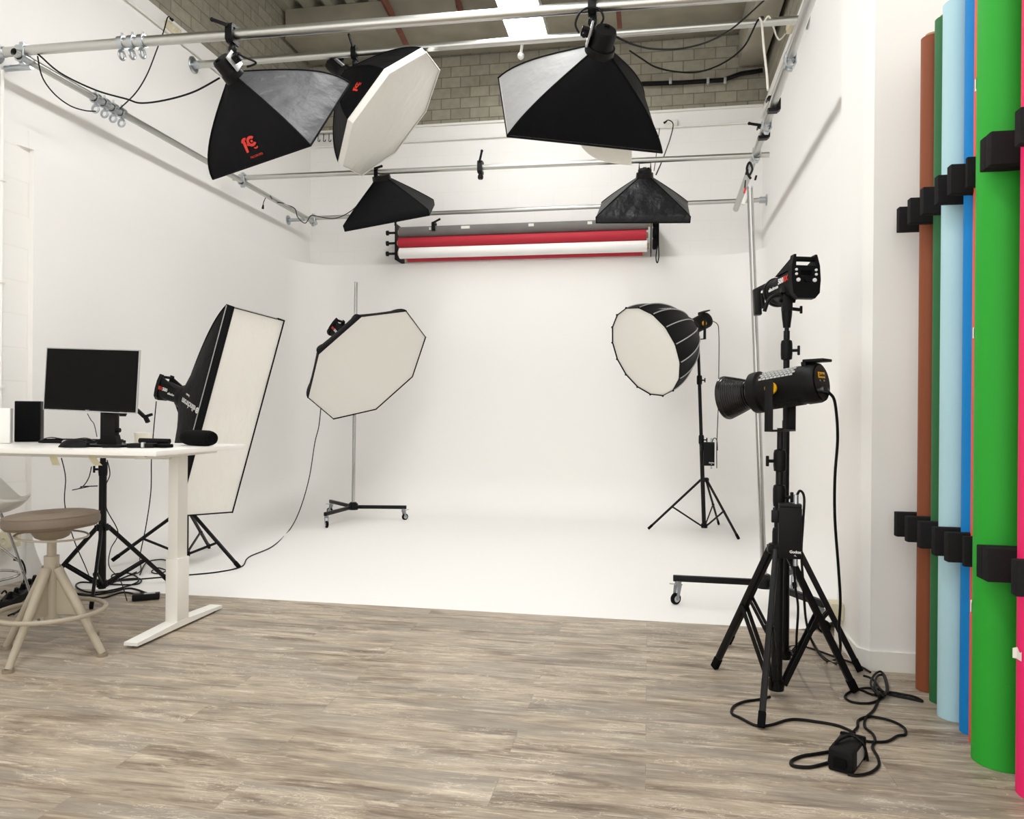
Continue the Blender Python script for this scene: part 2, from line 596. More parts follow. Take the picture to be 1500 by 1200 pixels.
# the infinity cove: floor, left wall, back wall and right wall in one swept skin
CX0, CX1, CY0, CY1, CZ = -4.05, 1.185, 4.25, 8.5, 2.87
RC, RF = 0.5, 0.42
path = [(V((CX0, CY0 + (CY1 - RC - CY0) * i / 8, 0)), V((1, 0, 0))) for i in range(9)]
for i in range(1, 13):
    a = pi - i * pi / 24
    path.append((V((CX0 + RC + RC * math.cos(a), CY1 - RC + RC * math.sin(a), 0)), V((-math.cos(a), -math.sin(a), 0))))
R2 = 0.45
for i in range(1, 9):
    path.append((V((CX0 + RC + (CX1 - R2 - CX0 - RC) * i / 8, CY1, 0)), V((0, -1, 0))))
for i in range(1, 13):
    a = pi / 2 - i * pi / 24
    path.append((V((CX1 - R2 + R2 * math.cos(a), CY1 - R2 + R2 * math.sin(a), 0)), V((-math.cos(a), -math.sin(a), 0))))
for i in range(1, 9):
    path.append((V((CX1, CY1 - R2 + (CY0 - CY1 + R2) * i / 8, 0)), V((-1, 0, 0))))
prof = [(-0.3, CZ), (0.0, CZ)] + [(0, CZ - 0.012)] + [(0, z) for z in (2.4, 1.8, 1.2, 0.8)]
for i in range(17):
    a = i / 16 * pi / 2
    prof.append((RF * (1 - math.cos(a)), RF * (1 - math.sin(a))))
vs, fs = [], []
K = len(prof)
for p, n in path:
    for d, z in prof:
        q = p + n * d
        if p is path[0][0] and d >= 0:   # the open end is cut at a slant
            q = V((q.x, 4.41 - 0.16 * d / RF, 0))
        if d < 0:                       # the ledge on top reaches back to the walls
            q = V((max(XL, min(XR, q.x)), min(YB, q.y), 0))
        vs.append((q.x, q.y, z + 0.001))
for i in range(len(path) - 1):
    for k in range(K - 1):
        fs.append((i * K + k, (i + 1) * K + k, (i + 1) * K + k + 1, i * K + k + 1))
fs.append(tuple(i * K + K - 1 for i in range(len(path))))
g = G().add(vs, fs)
# cut face at the open left edge
e0 = [V(vs[k]) for k in range(K)]
g.add(e0[1:] + [V((CX0, 4.41, 0)), V((XL, 4.41, 0)), V((XL, 4.41, CZ))], [tuple(range(K - 1)) + (K - 1,), (0, K - 1, K, K + 1)])
struct('wall_cyclorama', g, m_cyc, ang=50)

# ceiling deck: ribs running away from the camera
ZC = 5.70
gd = G()
ribs, x = [], XL - 0.3
while x < XN + 0.4:
    ribs += [(x, ZC), (x + 0.10, ZC), (x + 0.14, ZC + 0.09), (x + 0.22, ZC + 0.09)]
    x += 0.26
n = len(ribs)
vs = [(p[0], YF, p[1]) for p in ribs] + [(p[0], YB + 0.2, p[1]) for p in ribs]
gd.add(vs, [(i, i + 1, i + 1 + n, i + n) for i in range(n - 1)])
gd.box(((XL + XN) / 2, (YF + YB) / 2, ZC + 0.16), (XN - XL + 0.8, YB - YF + 0.4, 0.05))
struct('ceiling', gd, m_deck)
struct('beam_back', G().box(((XL + 0.99) / 2, 8.35, 5.53), (0.99 - XL, 0.68, 0.34), bev=0.01), m_beam)
struct('beam_right', G().box((1.08, (2.0 + YB) / 2, 5.34), (0.26, YB - 2.0, 0.70), bev=0.01), m_sidebeam)
a, b = at(560, -8, Y=7.95), at(597, 70, Y=8.0)
solo('steel_brace', G().bar(at(556, -12, Y=7.9), at(574, 22, Y=7.97), 0.05, 0.06).bar(at(574, 22, Y=7.97), at(598, 72, Y=8.0), 0.05, 0.06),
     m_rust, 'thin rust red steel brace in front of the grey beam, left of the ceiling light', 'brace')
solo('steel_bracket', G().bar(at(668, -14, Y=7.97), at(672, 10, Y=7.98), 0.07, 0.05).bar(at(672, 4, Y=7.98), at(675, 18, Y=7.99), 0.05, 0.05), m_rust,
     'short rust red steel bracket between the brace and the ceiling light', 'bracket')
solo('steel_strut', G().bar(at(905, 4, Y=7.98), at(908, 42, Y=7.98), 0.05, 0.05), m_rust,
     'short upright rust red steel strut right of the large black softbox', 'strut')

# conduits and outlets on the walls
def conduit(pts, r, label, m=m_trim):
    return solo('conduit', G().tube(pts, r, 8), m, label, 'conduit')
conduit([(XL + 0.02, 0.4, 4.38), (XL + 0.02, 8.68, 4.38)], 0.012, 'thin white conduit high along the left wall below the grey blocks')
conduit([(XL + 0.05, 8.68, 4.36), (XR - 0.02, 8.68, 4.36)], 0.011, 'thin white conduit along the back wall below the grey blocks')
conduit([(XR - 0.02, 3.0, 4.40), (XR - 0.02, 8.66, 4.40)], 0.012, 'thin pale conduit high along the right wall behind the rail')
t = thing('service_pipe', 'black pipe strapped across the grey block back wall', 'pipe', (0.3, 8.7, 4.88))
part(t, 'pipe', G().tube([at(905, 124, Y=8.68), at(1000, 121, Y=8.68), at(1060, 117, Y=8.68), at(1085, 108, Y=8.68), at(1117, 103, Y=8.68)], 0.025, 10), m_black)
for x_ in (982, 1037, 1062):
    p = at(x_, 119, Y=8.67)
    part(t, 'pipe_clip', G().box(p, (0.03, 0.05, 0.07), bev=0.004), m_silver)
t = thing('conduit', 'white upright conduit on the left wall at the picture edge', 'conduit', (XL + 0.02, 4.2, 0.2))
part(t, 'pipe', G().tube([(XL + 0.03, 4.175, 0.2), (XL + 0.03, 4.175, 3.3)], 0.011, 10), m_wall)
for z_ in (0.55, 1.28, 1.95, 2.6):
    part(t, 'pipe_clip', G().box((XL + 0.03, 4.175, z_), (0.045, 0.036, 0.02), bev=0.004), m_trim)


def outlet(c, n, label, w=0.09, h=0.08, d=0.045, gang=1, m=m_cream, up=(0, 0, 1)):
    R = zframe(n, up)
    t = thing('wall_outlet', label, 'outlet', c)
    part(t, 'housing', G().box(V(c) + R @ V((0, 0, d / 2)), (w * gang, h, d), R, 0.006), m)
    for i in range(gang):
        q = V(c) + R @ V(((i - (gang - 1) / 2) * w, 0, d))
        part(t, 'socket', G().lathe([(0.0, 0.001), (0.016, 0.001), (0.02, 0.006), (0.024, 0.006), (0.024, 0.0)], q, R, 20), m)
    return t
outlet((XL, 5.93, 4.43), (1, 0, 0), 'cream surface outlet on the high left wall with a black plug in it', gang=2)
outlet((XR, 6.9, 4.53), (-1, 0, 0), 'cream surface outlet high on the right wall beside the rail', gang=2)
outlet((0.22, YB, 4.40), (0, -1, 0), 'small white outlet on the back wall beside the big softbox corner', w=0.07, h=0.08, m=m_trim, gang=2)
outlet((0.955, 4.0, 0.175), (-1, 0, 0), 'cream outlet low on the pillar behind the light stands', w=0.10, h=0.085, d=0.06)
outlet((XL, 4.20, 0.30), (1, 0, 0), 'cream outlet low on the left wall above the power strips', w=0.10, h=0.11, d=0.08, gang=2)

# fluorescent fixtures in one line overhead
for i, yc in enumerate((7.03, 5.5, 3.97, 2.44, 0.9)):
    t = thing('ceiling_light', ['bright white fluorescent ceiling light above the big black softbox',
              'white fluorescent ceiling light next in line toward the camera from the visible one',
              'white fluorescent ceiling light, third in the line from the back wall',
              'white fluorescent ceiling light, fourth in the line from the back wall',
              'white fluorescent ceiling light over the camera end of the floor'][i], 'ceiling light', (-1.25, yc, 5.0), group='fluorescent ceiling lights in a line')
    part(t, 'housing', G().box((-1.25, yc, 5.06), (0.40, 1.49, 0.10), bev=0.01), m_white)
    part(t, 'diffuser', G().box((-1.25, yc, 5.0), (0.36, 1.45, 0.03), bev=0.004), m_lamp)
    part(t, 'suspension_rod', G().cyl((-1.25, yc - 0.5, 5.1), (-1.25, yc - 0.5, 5.71), 0.006), m_silver)
    part(t, 'suspension_rod', G().cyl((-1.25, yc + 0.5, 5.1), (-1.25, yc + 0.5, 5.71), 0.006), m_silver)

# ================================================================== OVERHEAD PIPE GRID
ZR = 3.36
PR = 0.025


def flange(t, p, n, r=0.06):
    R = zframe(n)
    part(t, 'wall_flange', G().lathe([(0, 0), (r, 0), (r, 0.006), (r * 0.9, 0.01), (0.036, 0.012), (0.034, 0.07), (0.03, 0.075), (0.0, 0.075)], p, R, 24), m_zinc)


def pipe(label, a, b, r=PR, open_end=None):
    a, b = V(a), V(b)
    t = thing('rail_pipe', label, 'pipe', a)
    d = (b - a).normalized()
    R = zframe(d)
    L = (b - a).length
    part(t, 'tube', G().lathe([(r - 0.003, 0.05), (r - 0.003, 0), (r, 0), (r, L), (r - 0.003, L), (r - 0.003, L - 0.05)], a, R, 24, caps=False), m_galv)
    return t
pl = pipe('silver rail pipe running back along the left wall', (-3.9, 4.08, ZR), (-3.9, 8.42, ZR))
part(pl, 'wall_bracket', G().tube([(-3.9, 8.12, ZR - 0.03), (-4.0, 8.12, ZR - 0.03), (XL + 0.01, 8.12, ZR - 0.03)], 0.02, 12).lathe([(0, 0), (0.055, 0), (0.055, 0.008), (0, 0.008)], (XL, 8.12, ZR - 0.03), zframe((1, 0, 0)), 20), m_zinc)
part(pl, 'wall_bracket', G().tube([(-3.9, 4.22, ZR - 0.03), (XL + 0.01, 4.22, ZR - 0.03)], 0.02, 12), m_zinc)
pr = pipe('silver rail pipe running back along the right wall', (0.855, 3.9, 3.455), (0.905, 8.42, 3.345), 0.031)
p1 = pipe('nearest silver cross pipe, carrying two black softboxes', (XL, 4.15, 3.40), (XR, 4.15, 3.35), 0.03)
flange(p1, (XL, 4.15, 3.40), (1, 0, 0), 0.065)
p2 = pipe('highest silver cross pipe, in front of the grey blocks', (XL, 6.26, 4.275), (XR, 6.26, 4.25), 0.032)
flange(p2, (XL, 6.26, 4.275), (1, 0, 0), 0.075)
flange(p2, (XR, 6.26, 4.25), (-1, 0, 0), 0.075)
p3 = pipe('silver cross pipe above the two small black softboxes', (-4.0, 6.78, 3.40), (1.0, 6.78, 3.37), 0.024)
p4 = pipe('silver cross pipe nearest the back wall', (-4.0, 8.35, 3.405), (XR, 8.35, 3.41), 0.024)
flange(p4, (XR, 8.35, 3.41), (-1, 0, 0), 0.06)


def coupler(p, axis, axis2, label):
    t = thing('tube_coupler', label, 'coupler', p)
    A, B = V(axis).normalized(), V(axis2).normalized()
    p = V(p)
    q = p + V((0, 0, -0.045))
    part(t, 'upper_collar', G().lathe([(0.027, -0.03), (0.037, -0.03), (0.037, 0.03), (0.027, 0.03)], p, zframe(A), 20, caps=False).box(p + A * 0 + V((0, 0, 0.04)), (0.03, 0.03, 0.02), bev=0.004), m_zinc)
    part(t, 'lower_collar', G().lathe([(0.027, -0.03), (0.037, -0.03), (0.037, 0.03), (0.027, 0.03)], q, zframe(B), 20, caps=False).box(q - V((0, 0, 0.04)), (0.03, 0.03, 0.02), bev=0.004), m_zinc)
    part(t, 'bolt', G().cyl(p + V((0.03, -0.03, 0.0)), p + V((0.03, -0.03, -0.05)), 0.006, n=8), m_zinc)
    return t
ax, ay = (1, 0, 0), (0, 1, 0)
coupler((-3.9, 4.15, 3.40), ax, ay, 'zinc coupler joining the nearest cross pipe to the left rail')
coupler((-3.9, 6.78, 3.40), ax, ay, 'zinc coupler joining the small softbox pipe to the left rail')
coupler((-3.9, 8.35, 3.405), ax, ay, 'zinc coupler at the back end of the left rail')
coupler((0.893, 6.78, 3.40), ax, ay, 'zinc coupler joining the small softbox pipe to the right rail')
coupler((0.868, 5.06, 3.427), ay, ay, 'zinc coupler on the right rail below the high cross pipe')
coupler((0.879, 6.1, 3.402), ay, ay, 'zinc coupler on the right rail above the black lever clamp')


def hook_clamp(p, axis, label, group):
    """half coupler with a hanging eye"""
    p = V(p)
    R = zframe(axis)
    t = thing('pipe_hook', label, 'pipe hook', p, group=group)
    part(t, 'collar', G().lathe([(0.031, -0.018), (0.039, -0.018), (0.039, 0.018), (0.031, 0.018)], p, R, 20, caps=False), m_zinc)
    a = V(axis).normalized()
    part(t, 'eye', G().ring(p - V((0, 0, 0.075)), a, 0.026, 0.008, 20, 8).box(p - V((0, 0, 0.045)), (0.012, 0.012, 0.03), bev=0.002), m_zinc)
    part(t, 'screw', G().cyl(p + V((0, 0, 0.035)), p + V((0, 0, 0.06)), 0.007, n=8), m_zinc)
    return t
for i, x_ in enumerate((-3.20, -3.13, -3.06)):
    hook_clamp((x_, 4.15, 3.393), ax, 'zinc hook of the three hanging on the nearest cross pipe, ' + ['first from the left wall', 'the middle one', 'first toward the softbox'][i], 'zinc hooks on the nearest cross pipe')
for i, y_ in enumerate((4.79, 4.88, 4.97, 5.06)):
    hook_clamp((-3.9, y_, ZR), ay, 'zinc hook of the four on the left rail, ' + ['the front one', 'second from the front', 'third from the front', 'the rear one'][i], 'zinc hooks on the left rail')


def super_clamp(p, axis, label, lever=(-1, -0.3, 0.3), dn=0.16, s=1.0):
    """black clamp gripping a pipe at p, a lever sticking out and a stud below"""
    p = V(p)
    R = frame(axis)
    t = thing('lever_clamp', label, 'clamp', p)
    part(t, 'jaw', G().prism([(x_ * min(s, 1), y_ * min(s, 1)) for x_, y_ in ((-0.05, 0.03), (-0.05, -0.045), (-0.03, -0.06), (0.035, -0.06), (0.04, -0.035), (-0.028, -0.032), (-0.03, 0.03), (0.03, 0.035), (0.045, 0.02), (0.05, 0.035), (0.035, 0.055), (-0.04, 0.05))], -0.022 * s, 0.022 * s, p, frame(axis) @ M(((0, 0, 1), (1, 0, 0), (0, 1, 0)))), m_black)
    q = p + V((0, -0.05, 0.03))
    e = q + V(lever).normalized() * 0.10 * s
    part(t, 'lever', G().cyl(q, p + V((0, 0, 0.04)), 0.012).bar(q, e, 0.014, 0.02, bev=0.004).ball(e, 0.013), m_plast)
    if dn:
        part(t, 'stud', G().cyl(p - V((0, 0, 0.055)), p - V((0, 0, dn)), 0.016).lathe([(0.02, -0.02), (0.026, -0.01), (0.026, 0.01), (0.02, 0.02)], p - V((0, 0, 0.09)), None, 12), m_black)
    return t
super_clamp((-2.46, 4.15, 3.385), ax, 'black lever clamp holding the logo softbox on the nearest pipe', (-1, -0.2, 0.35), 0.17)
super_clamp(at(868, 8, Y=4.15), ax, 'black lever clamp holding the big softbox on the nearest pipe', (-0.4, -1, 0.5), 0.2)
super_clamp(at(520, 78, Y=6.26), ax, 'black lever clamp holding the white octagonal softbox on the high pipe', (-0.2, -0.4, 0.9), 0.22)
super_clamp(at(704, 245, Y=6.78), ax, 'empty black lever clamp alone in the middle of its pipe', (0.25, -0.2, 0.9), 0.1)
super_clamp(at(552, 254, Y=6.78), ax, 'black lever clamp above the small softbox left of the paper rolls', (1, -0.3, 0.15), 0.0, 0.75)
super_clamp((0.876, 5.78, 3.41), ay, 'black clamp on the right rail where the white cord ends', (0.3, -0.6, 0.6), 0.0, 1.3)
super_clamp((0.881, 6.3, 3.397), ay, 'black clamp with long lever on the right rail below the white cord', (-1, -0.2, 0.15), 0.0, 1.2)


# ================================================================== SOFTBOXES
def softbox(name, label, cat, R, c, rim, L, ring_r=0.07, bulge=0.6, sag=0.04, lip=0.0, m_face=None, sub=6, rows=12, diff=True, mats=None,
            seams=True, dmat=None, dome=0.02, rod_m=None, edge_m=None, lip_m=None, ring_len=0.05, group=None, lip_idx=None, edge_r=0.006, pw=1.0):
    """rim: outline in the local xy plane; local z is the way the light faces; the apex ring sits at -L"""
    R3 = M(R)
    t = thing(name, label, cat, c, R3, group)
    n = len(rim)
    rim = [V((p[0], p[1], 0)) for p in rim]

    def pt(k, u, s):
        """k side, u along the side, s from ring (0) to rim (1)"""
        a, b = rim[k % n], rim[(k + 1) % n]
        aa, bb = math.atan2(a.y, a.x), math.atan2(b.y, b.x)
        while bb - aa > pi:
            bb -= 2 * pi
        while bb - aa < -pi:
            bb += 2 * pi
        an = aa + (bb - aa) * u
        q0 = V((ring_r * math.cos(an), ring_r * math.sin(an), 0))
        q1 = a.lerp(b, u)
        gs = s * (1 - bulge) + bulge * math.sin(s * pi / 2) ** pw
        q = q0.lerp(q1, gs)
        w = 1 - sag * 4 * u * (1 - u) * math.sin(pi * s)
        return V((q.x * w, q.y * w, -lip - (L - lip) * (1 - s)))
    t['n_sides'] = n
    del t['n_sides']
    mlist = mats or [m_nylon]
    g = G()
    for k in range(n):
        g.k = (m_face or {}).get(k, 0)
        vs, fs = [], []
        for i in range(rows + 1):
            for j in range(sub + 1):
                vs.append(pt(k, j / sub, i / rows))
        if lip > 0:
            for j in range(sub + 1):
                q = rim[k].lerp(rim[(k + 1) % n], j / sub)
                vs.append(V((q.x, q.y, 0)))
        for i in range(rows + (1 if lip > 0 else 0)):
            for j in range(sub):
                o = i * (sub + 1) + j
                fs.append((o, o + 1, o + sub + 2, o + sub + 1))
        if lip > 0 and lip_idx is not None:
            nb = rows * sub
            g.add(vs, fs[:nb])
            g.k = lip_idx
            o_ = len(g.v) - len(vs)
            g.add(vs, fs[nb:])
        else:
            g.add(vs, fs)
    sh = part(t, 'fabric_shell', g, mlist, local=True, ang=60)
    if seams:
        for k in range(n):
            part(t, 'rod_seam', G().tube([pt(k, 0, i / rows) * 1.004 for i in range(rows + 1)] + ([V((rim[k].x, rim[k].y, 0))] if lip and lip_idx is None else []), 0.005, 6), rod_m or m_nylon, local=True)
    ed = rim
    part(t, 'rim_binding', G().tube([V((p.x, p.y, 0)) for p in ed], edge_r, 6, True), edge_m or m_nylon, local=True)
    if lip > 0 and lip_m:
        part(t, 'lip_piping', G().tube([V((p.x * 1.004, p.y * 1.004, -lip)) for p in ed], 0.004, 6, True), lip_m, local=True)
    if diff:
        g = G()
        nr = 8
        vs, fs = [V((0, 0, -0.008 + dome))], []
        for i in range(1, nr + 1):
            for k in range(n):
                for j in range(sub):
                    q = rim[k].lerp(rim[(k + 1) % n], j / sub) * (i / nr) * 0.992
                    vs.append(V((q.x, q.y, -0.008 + dome * (1 - (i / nr) ** 2))))
        m_ = n * sub
        for k in range(m_):
            fs.append((0, 1 + k, 1 + (k + 1) % m_))
        for i in range(nr - 1):
            for k in range(m_):
                a, b = 1 + i * m_ + k, 1 + i * m_ + (k + 1) % m_
                fs.append((a, a + m_, b + m_, b))
        part(t, 'diffuser', g.add(vs, fs), dmat or m_diff, local=True, ang=60)
    part(t, 'speed_ring', G().lathe([(ring_r * 0.5, 0), (ring_r * 1.06, 0), (ring_r * 1.1, -0.012), (ring_r * 1.06, -ring_len), (ring_r * 0.6, -ring_len), (ring_r * 0.5, -ring_len)], (0, 0, -L + 0.012), None, 32), m_black, local=True)

    def face(k, u, s, off=0.004):
        """room frame lying on side k: origin, x along the rim, y toward the ring, z outward"""
        p = pt(k, u, s)
        dx = (pt(k, min(u + 0.03, 1), s) - pt(k, max(u - 0.03, 0), s)).normalized()
        dy = (pt(k, u, max(s - 0.04, 0)) - pt(k, u, min(s + 0.04, 1))).normalized()
        dz = dx.cross(dy).normalized()
        if dz.dot(V((p.x, p.y, 0))) < 0:
            dz = -dz
        dy = dz.cross(dx)
        Q = R3 @ M((dx, dy, dz)).transposed()
        return V(c) + R3 @ (p + dz * off), Q
    return t, face


rectp = lambda a, b: [(-a, -b), (a, -b), (a, b), (-a, b)]
ngon = lambda r, n, ph=0.0: [(r * math.cos(2 * pi * k / n + ph), r * math.sin(2 * pi * k / n + ph)) for k in range(n)]


def falcon_logo(t, o, Q, s):
    """the red two-letter mark with its line of small print"""
    g = G()

    def arc(cx, cy, r, a0, a1, w):
        n = 14
        vs, fs = [], []
        for i in range(n + 1):
            a = math.radians(a0 + (a1 - a0) * i / n)
            for q in (r - w / 2, r + w / 2):
                vs.append(V(o) + Q @ (V((cx + q * math.cos(a), cy + q * math.sin(a), 0.0015)) * s))
        for i in range(n):
            fs.append((2 * i, 2 * i + 1, 2 * i + 3, 2 * i + 2))
        g.add(vs, fs)

    def poly(P):
        g.add([V(o) + Q @ (V((p[0], p[1], 0.0015)) * s) for p in P], [tuple(range(len(P)))])

    def disc(cx, cy, r):
        poly([(cx + r * math.cos(i * pi / 8), cy + r * math.sin(i * pi / 8)) for i in range(16)])
    poly([(-0.42, -0.5), (-0.25, -0.5), (-0.20, 0.1), (-0.22, 0.35), (-0.42, 0.2)])
    arc(-0.2, 0.2, 0.2, 60, 180, 0.18)
    disc(-0.08, -0.02, 0.10)
    arc(0.22, 0.12, 0.26, 40, 330, 0.19)
    disc(0.24, 0.12, 0.09)
    arc(0.36, -0.28, 0.12, 200, 350, 0.10)
    part(t, 'logo', g, m_red, 'red brand mark', ang=80)
    return o


# A: square softbox with the red mark
RA = ((0.9234, -0.1702, 0.3439), (-0.3791, -0.5431, 0.7493), (0.0593, -0.8222, -0.566))
cA = V((-2.307, 4.453, 2.905))
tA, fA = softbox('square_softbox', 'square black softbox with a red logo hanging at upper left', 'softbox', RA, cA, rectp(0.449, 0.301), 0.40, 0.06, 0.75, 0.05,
                 m_face={1: 1}, mats=[m_nylon, m_nylon_lit])
# B: octagonal softbox with white front
RB = ((0.0371, -0.6529, 0.7566), (-0.9906, 0.0755, 0.1138), (-0.1314, -0.7537, -0.6439))
cB = V((-2.244, 6.38, 3.737))
tB, fB = softbox('octagonal_softbox', 'octagonal softbox with creased white front hanging from the high pipe', 'softbox', RB, cB, ngon(0.634, 8, pi / 8), 0.55, 0.09, 0.55, 0.03,
                 mats=[m_nylon, m_nylon_lit, m_diff], m_face={}, dmat=m_diff_w, dome=0.03, edge_m=m_diff, lip=0.05, lip_m=m_diff, lip_idx=2)
# C: the big one
RC_ = ((0.2007, -0.9206, -0.3349), (-0.5047, -0.3902, 0.7701), (-0.8396, 0.0144, -0.543))
cC = V((-0.416, 4.466, 2.902))
tC, fC = softbox('square_softbox', 'large black softbox with one side painted lit grey hanging at upper centre', 'softbox', RC_, cC, rectp(0.268, 0.463), 0.40, 0.075, 0.5, 0.03,
                 mats=[m_nylon, m_side_lit], m_face={2: 1})
fl = [at(846, 206, Y=4.60), at(858, 222, Y=4.61), at(875, 233, Y=4.62), at(898, 239, Y=4.63), at(925, 242, Y=4.64)]
fu = [at(844, 200, Y=4.60), at(862, 203, Y=4.61), at(880, 206, Y=4.62), at(902, 208, Y=4.63), at(926, 212, Y=4.64)]
gf = G()
fv = []
fl, fu = spl(fl, 5), spl(fu, 5)
for a_, b_ in zip(fl, fu):
    fv += [a_, b_, b_ + V((0, 0.004, 0)), a_ + V((0, 0.004, 0))]
gf.loft([fv[4 * i:4 * i + 4] for i in range(len(fl))])
part(tC, 'loose_cloth', gf, m_diff, 'loose white diffuser cloth hanging below the rim')
# D, E: small pyramids over the cove
RD = ((0.9763, 0.1851, 0.1122), (0.1203, -0.895, 0.4295), (0.1799, -0.4058, -0.8961))
cD = V((-2.464, 6.999, 3.016))
tD, fD = softbox('pyramid_softbox', 'small black pyramid softbox hanging left of the paper rolls', 'softbox', RD, cD, rectp(0.403, 0.306), 0.36, 0.08, 0.1, 0.03, lip=0.05,
                 mats=[m_nylon, m_nylon_lit], m_face={1: 0})
RE = ((0.9995, -0.0078, -0.0306), (0.0058, -0.9076, 0.4198), (-0.0311, -0.4198, -0.9071))
cE = V((-0.062, 6.986, 2.95))
tE, fE = softbox('pyramid_softbox', 'small creased black pyramid softbox hanging right of the paper rolls', 'softbox', RE, cE, rectp(0.40, 0.373), 0.327, 0.07, 0.12, 0.03, lip=0.05, mats=[m_creased])
# O: octagon on the wheeled stand
ROO = ((-0.1061, -0.7031, 0.7032), (-0.9104, -0.2156, -0.353), (0.3998, -0.6777, -0.6172))
cO = V((-2.7034, 7.0752, 1.581))
tO, fO = softbox('octagonal_softbox', 'large octagonal softbox with flat white front on the wheeled stand', 'softbox', ROO, cO, ngon(0.672, 8, pi / 8), 0.40, 0.09, 0.9, 0.02, dome=0.01, edge_r=0.0035, pw=0.9)
# S: tall strip box
RS = ((0.2208, 0.2706, 0.937), (0.9732, 0.0017, -0.2298), (-0.0638, 0.9627, -0.263))
cS = V((-2.973, 5.068, 1.107))
tS, fS = softbox('rectangular_softbox', 'tall tilted rectangular softbox with white front behind the desk', 'softbox', RS, cS, rectp(0.262, 0.759), 0.474, 0.085, 0.45, 0.02, lip=0.07, lip_m=m_silverline,
                 dmat=m_diff_w, dome=0.012, edge_r=0.0035)
# P: deep parabolic
RP = ((-0.3829, -0.6012, -0.7014), (-0.1899, 0.7943, -0.5771), (0.904, -0.0878, -0.4183))
cP = V((-0.041, 7.142, 1.711))
tP, fP = softbox('parabolic_softbox', 'deep round black softbox with white front on a black tripod', 'softbox', RP, cP, ngon(0.443, 16), 0.56, 0.12, 1.0, 0.03, pw=0.66, sub=3, rows=14,
                 mats=[m_nylon_p], rod_m=m_silverline, dome=0.02, edge_r=0.005)
for p in ngon(0.446, 16):
    part(tP, 'rod_tip', G().ball((p[0], p[1], 0.0), 0.010, 8), m_plast, local=True)


def apex(R, c, L, extra=0.0):
    return V(c) - M(R).col[2] * (L + extra)


# logos
def aligned(Q, xdir):
    """turn the face frame about its normal so that x follows xdir as nearly as it can"""
    z = Q.col[2]
    x = V(xdir) - z * V(xdir).dot(z)
    x.normalize()
    return M((x, z.cross(x), z)).transposed()
o, Q = fA(3, 0.5, 0.66)
best = None
for k in range(4):
    oo, QQ = fA(k, 0.5, 0.72)
    if best is None or oo.z < best[0].z:
        best = (oo, QQ, k)
o, Q, kA = best
Qa = aligned(Q, RIGHT + UPV * 0.35)
falcon_logo(tA, o, M((Qa.col[0] * 1.25, Qa.col[1] * 0.9, Qa.col[2])).transposed(), 0.095)
text(tA, 'logo_print', 'FALCON EYES', 0.018, o - Qa.col[1] * 0.075 + Qa.col[0] * 0.02, Qa, m_red, 'small red print under the logo')
best = None
for k in range(8):
    oo, QQ = fB(k, 0.5, 0.72)
    sc = (oo - V((0, 0, CAM_H)))
    px = sc.dot(RIGHT) / sc.dot(FWD) * F_PX + 750
    py = 603 - sc.dot(UPV) / sc.dot(FWD) * F_PX
    d = (px - 535) ** 2 + (py - 145) ** 2
    if best is None or d < best[0]:
        best = (d, oo, QQ)
d, o, Q = best
falcon_logo(tB, o, aligned(Q, RIGHT * 0.6 + UPV * 0.9), 0.085)
best = None
for k in range(4):
    oo, QQ = fS(k, 0.5, 0.5)
    if best is None or oo.dot(RIGHT) - oo.dot(FWD) * -1 < best[0]:
        best = (oo.dot(RIGHT) + oo.dot(FWD), k)
kS = best[1]


def find_face(fn, n, px, py):
    b = None
    for k in range(n):
        for i in range(3, 18):
            for j in range(2, 19):
                oo, QQ = fn(k, j / 20, i / 20)
                if QQ.col[2].dot(V((0, 0, CAM_H)) - oo) < 0:
                    continue
                sc = oo - V((0, 0, CAM_H))
                x = sc.dot(RIGHT) / sc.dot(FWD) * F_PX + 750
                y = 603 - sc.dot(UPV) / sc.dot(FWD) * F_PX
                d = (x - px) ** 2 + (y - py) ** 2
                if b is None or d < b[0]:
                    b = (d, oo, QQ)
    return b[1], b[2]
def seen(p):
    q = V(p) - V((0, 0, CAM_H))
    return V((750 + F_PX * q.dot(RIGHT) / q.dot(FWD), 603 - F_PX * q.dot(UPV) / q.dot(FWD)))


def along(o, Q, dx, dy):
    """vector in the face that covers the picture step (dx, dy)"""
    a, b, p = seen(o + Q.col[0] * 0.01), seen(o + Q.col[1] * 0.01), seen(o)
    a, b = (a - p) / 0.01, (b - p) / 0.01
    det = a.x * b.y - a.y * b.x
    return Q.col[0] * ((dx * b.y - dy * b.x) / det) + Q.col[1] * ((a.x * dy - a.y * dx) / det)
o, Q = find_face(fS, 4, 276, 594)
vS = along(o, Q, -20, -14)
Qs = aligned(Q, vS)
text(tS, 'brand_print', 'elinchrom', vS.length / 4.2, o, Qs, m_print, 'white upside down lettering', bold=0.0008)
ic = o - Qs.col[0] * (vS.length * 0.62)
part(tS, 'brand_icon', G().ring(ic, Qs.col[2], 0.018, 0.004, 20, 6).box(ic, (0.018, 0.007, 0.002), Qs), m_print)
text(tS, 'model_print', 'Rotalux', 0.022, o - Qs.col[1] * vS.length * 0.2 + Qs.col[0] * vS.length * 0.2, Qs, m_print)
o, Q = find_face(fP, 16, 978, 453)
vP = along(o, Q, -26, 2)
text(tP, 'brand_print', 'Godox', 0.075, o, aligned(Q, vP), m_silverline, 'pale upside down lettering')


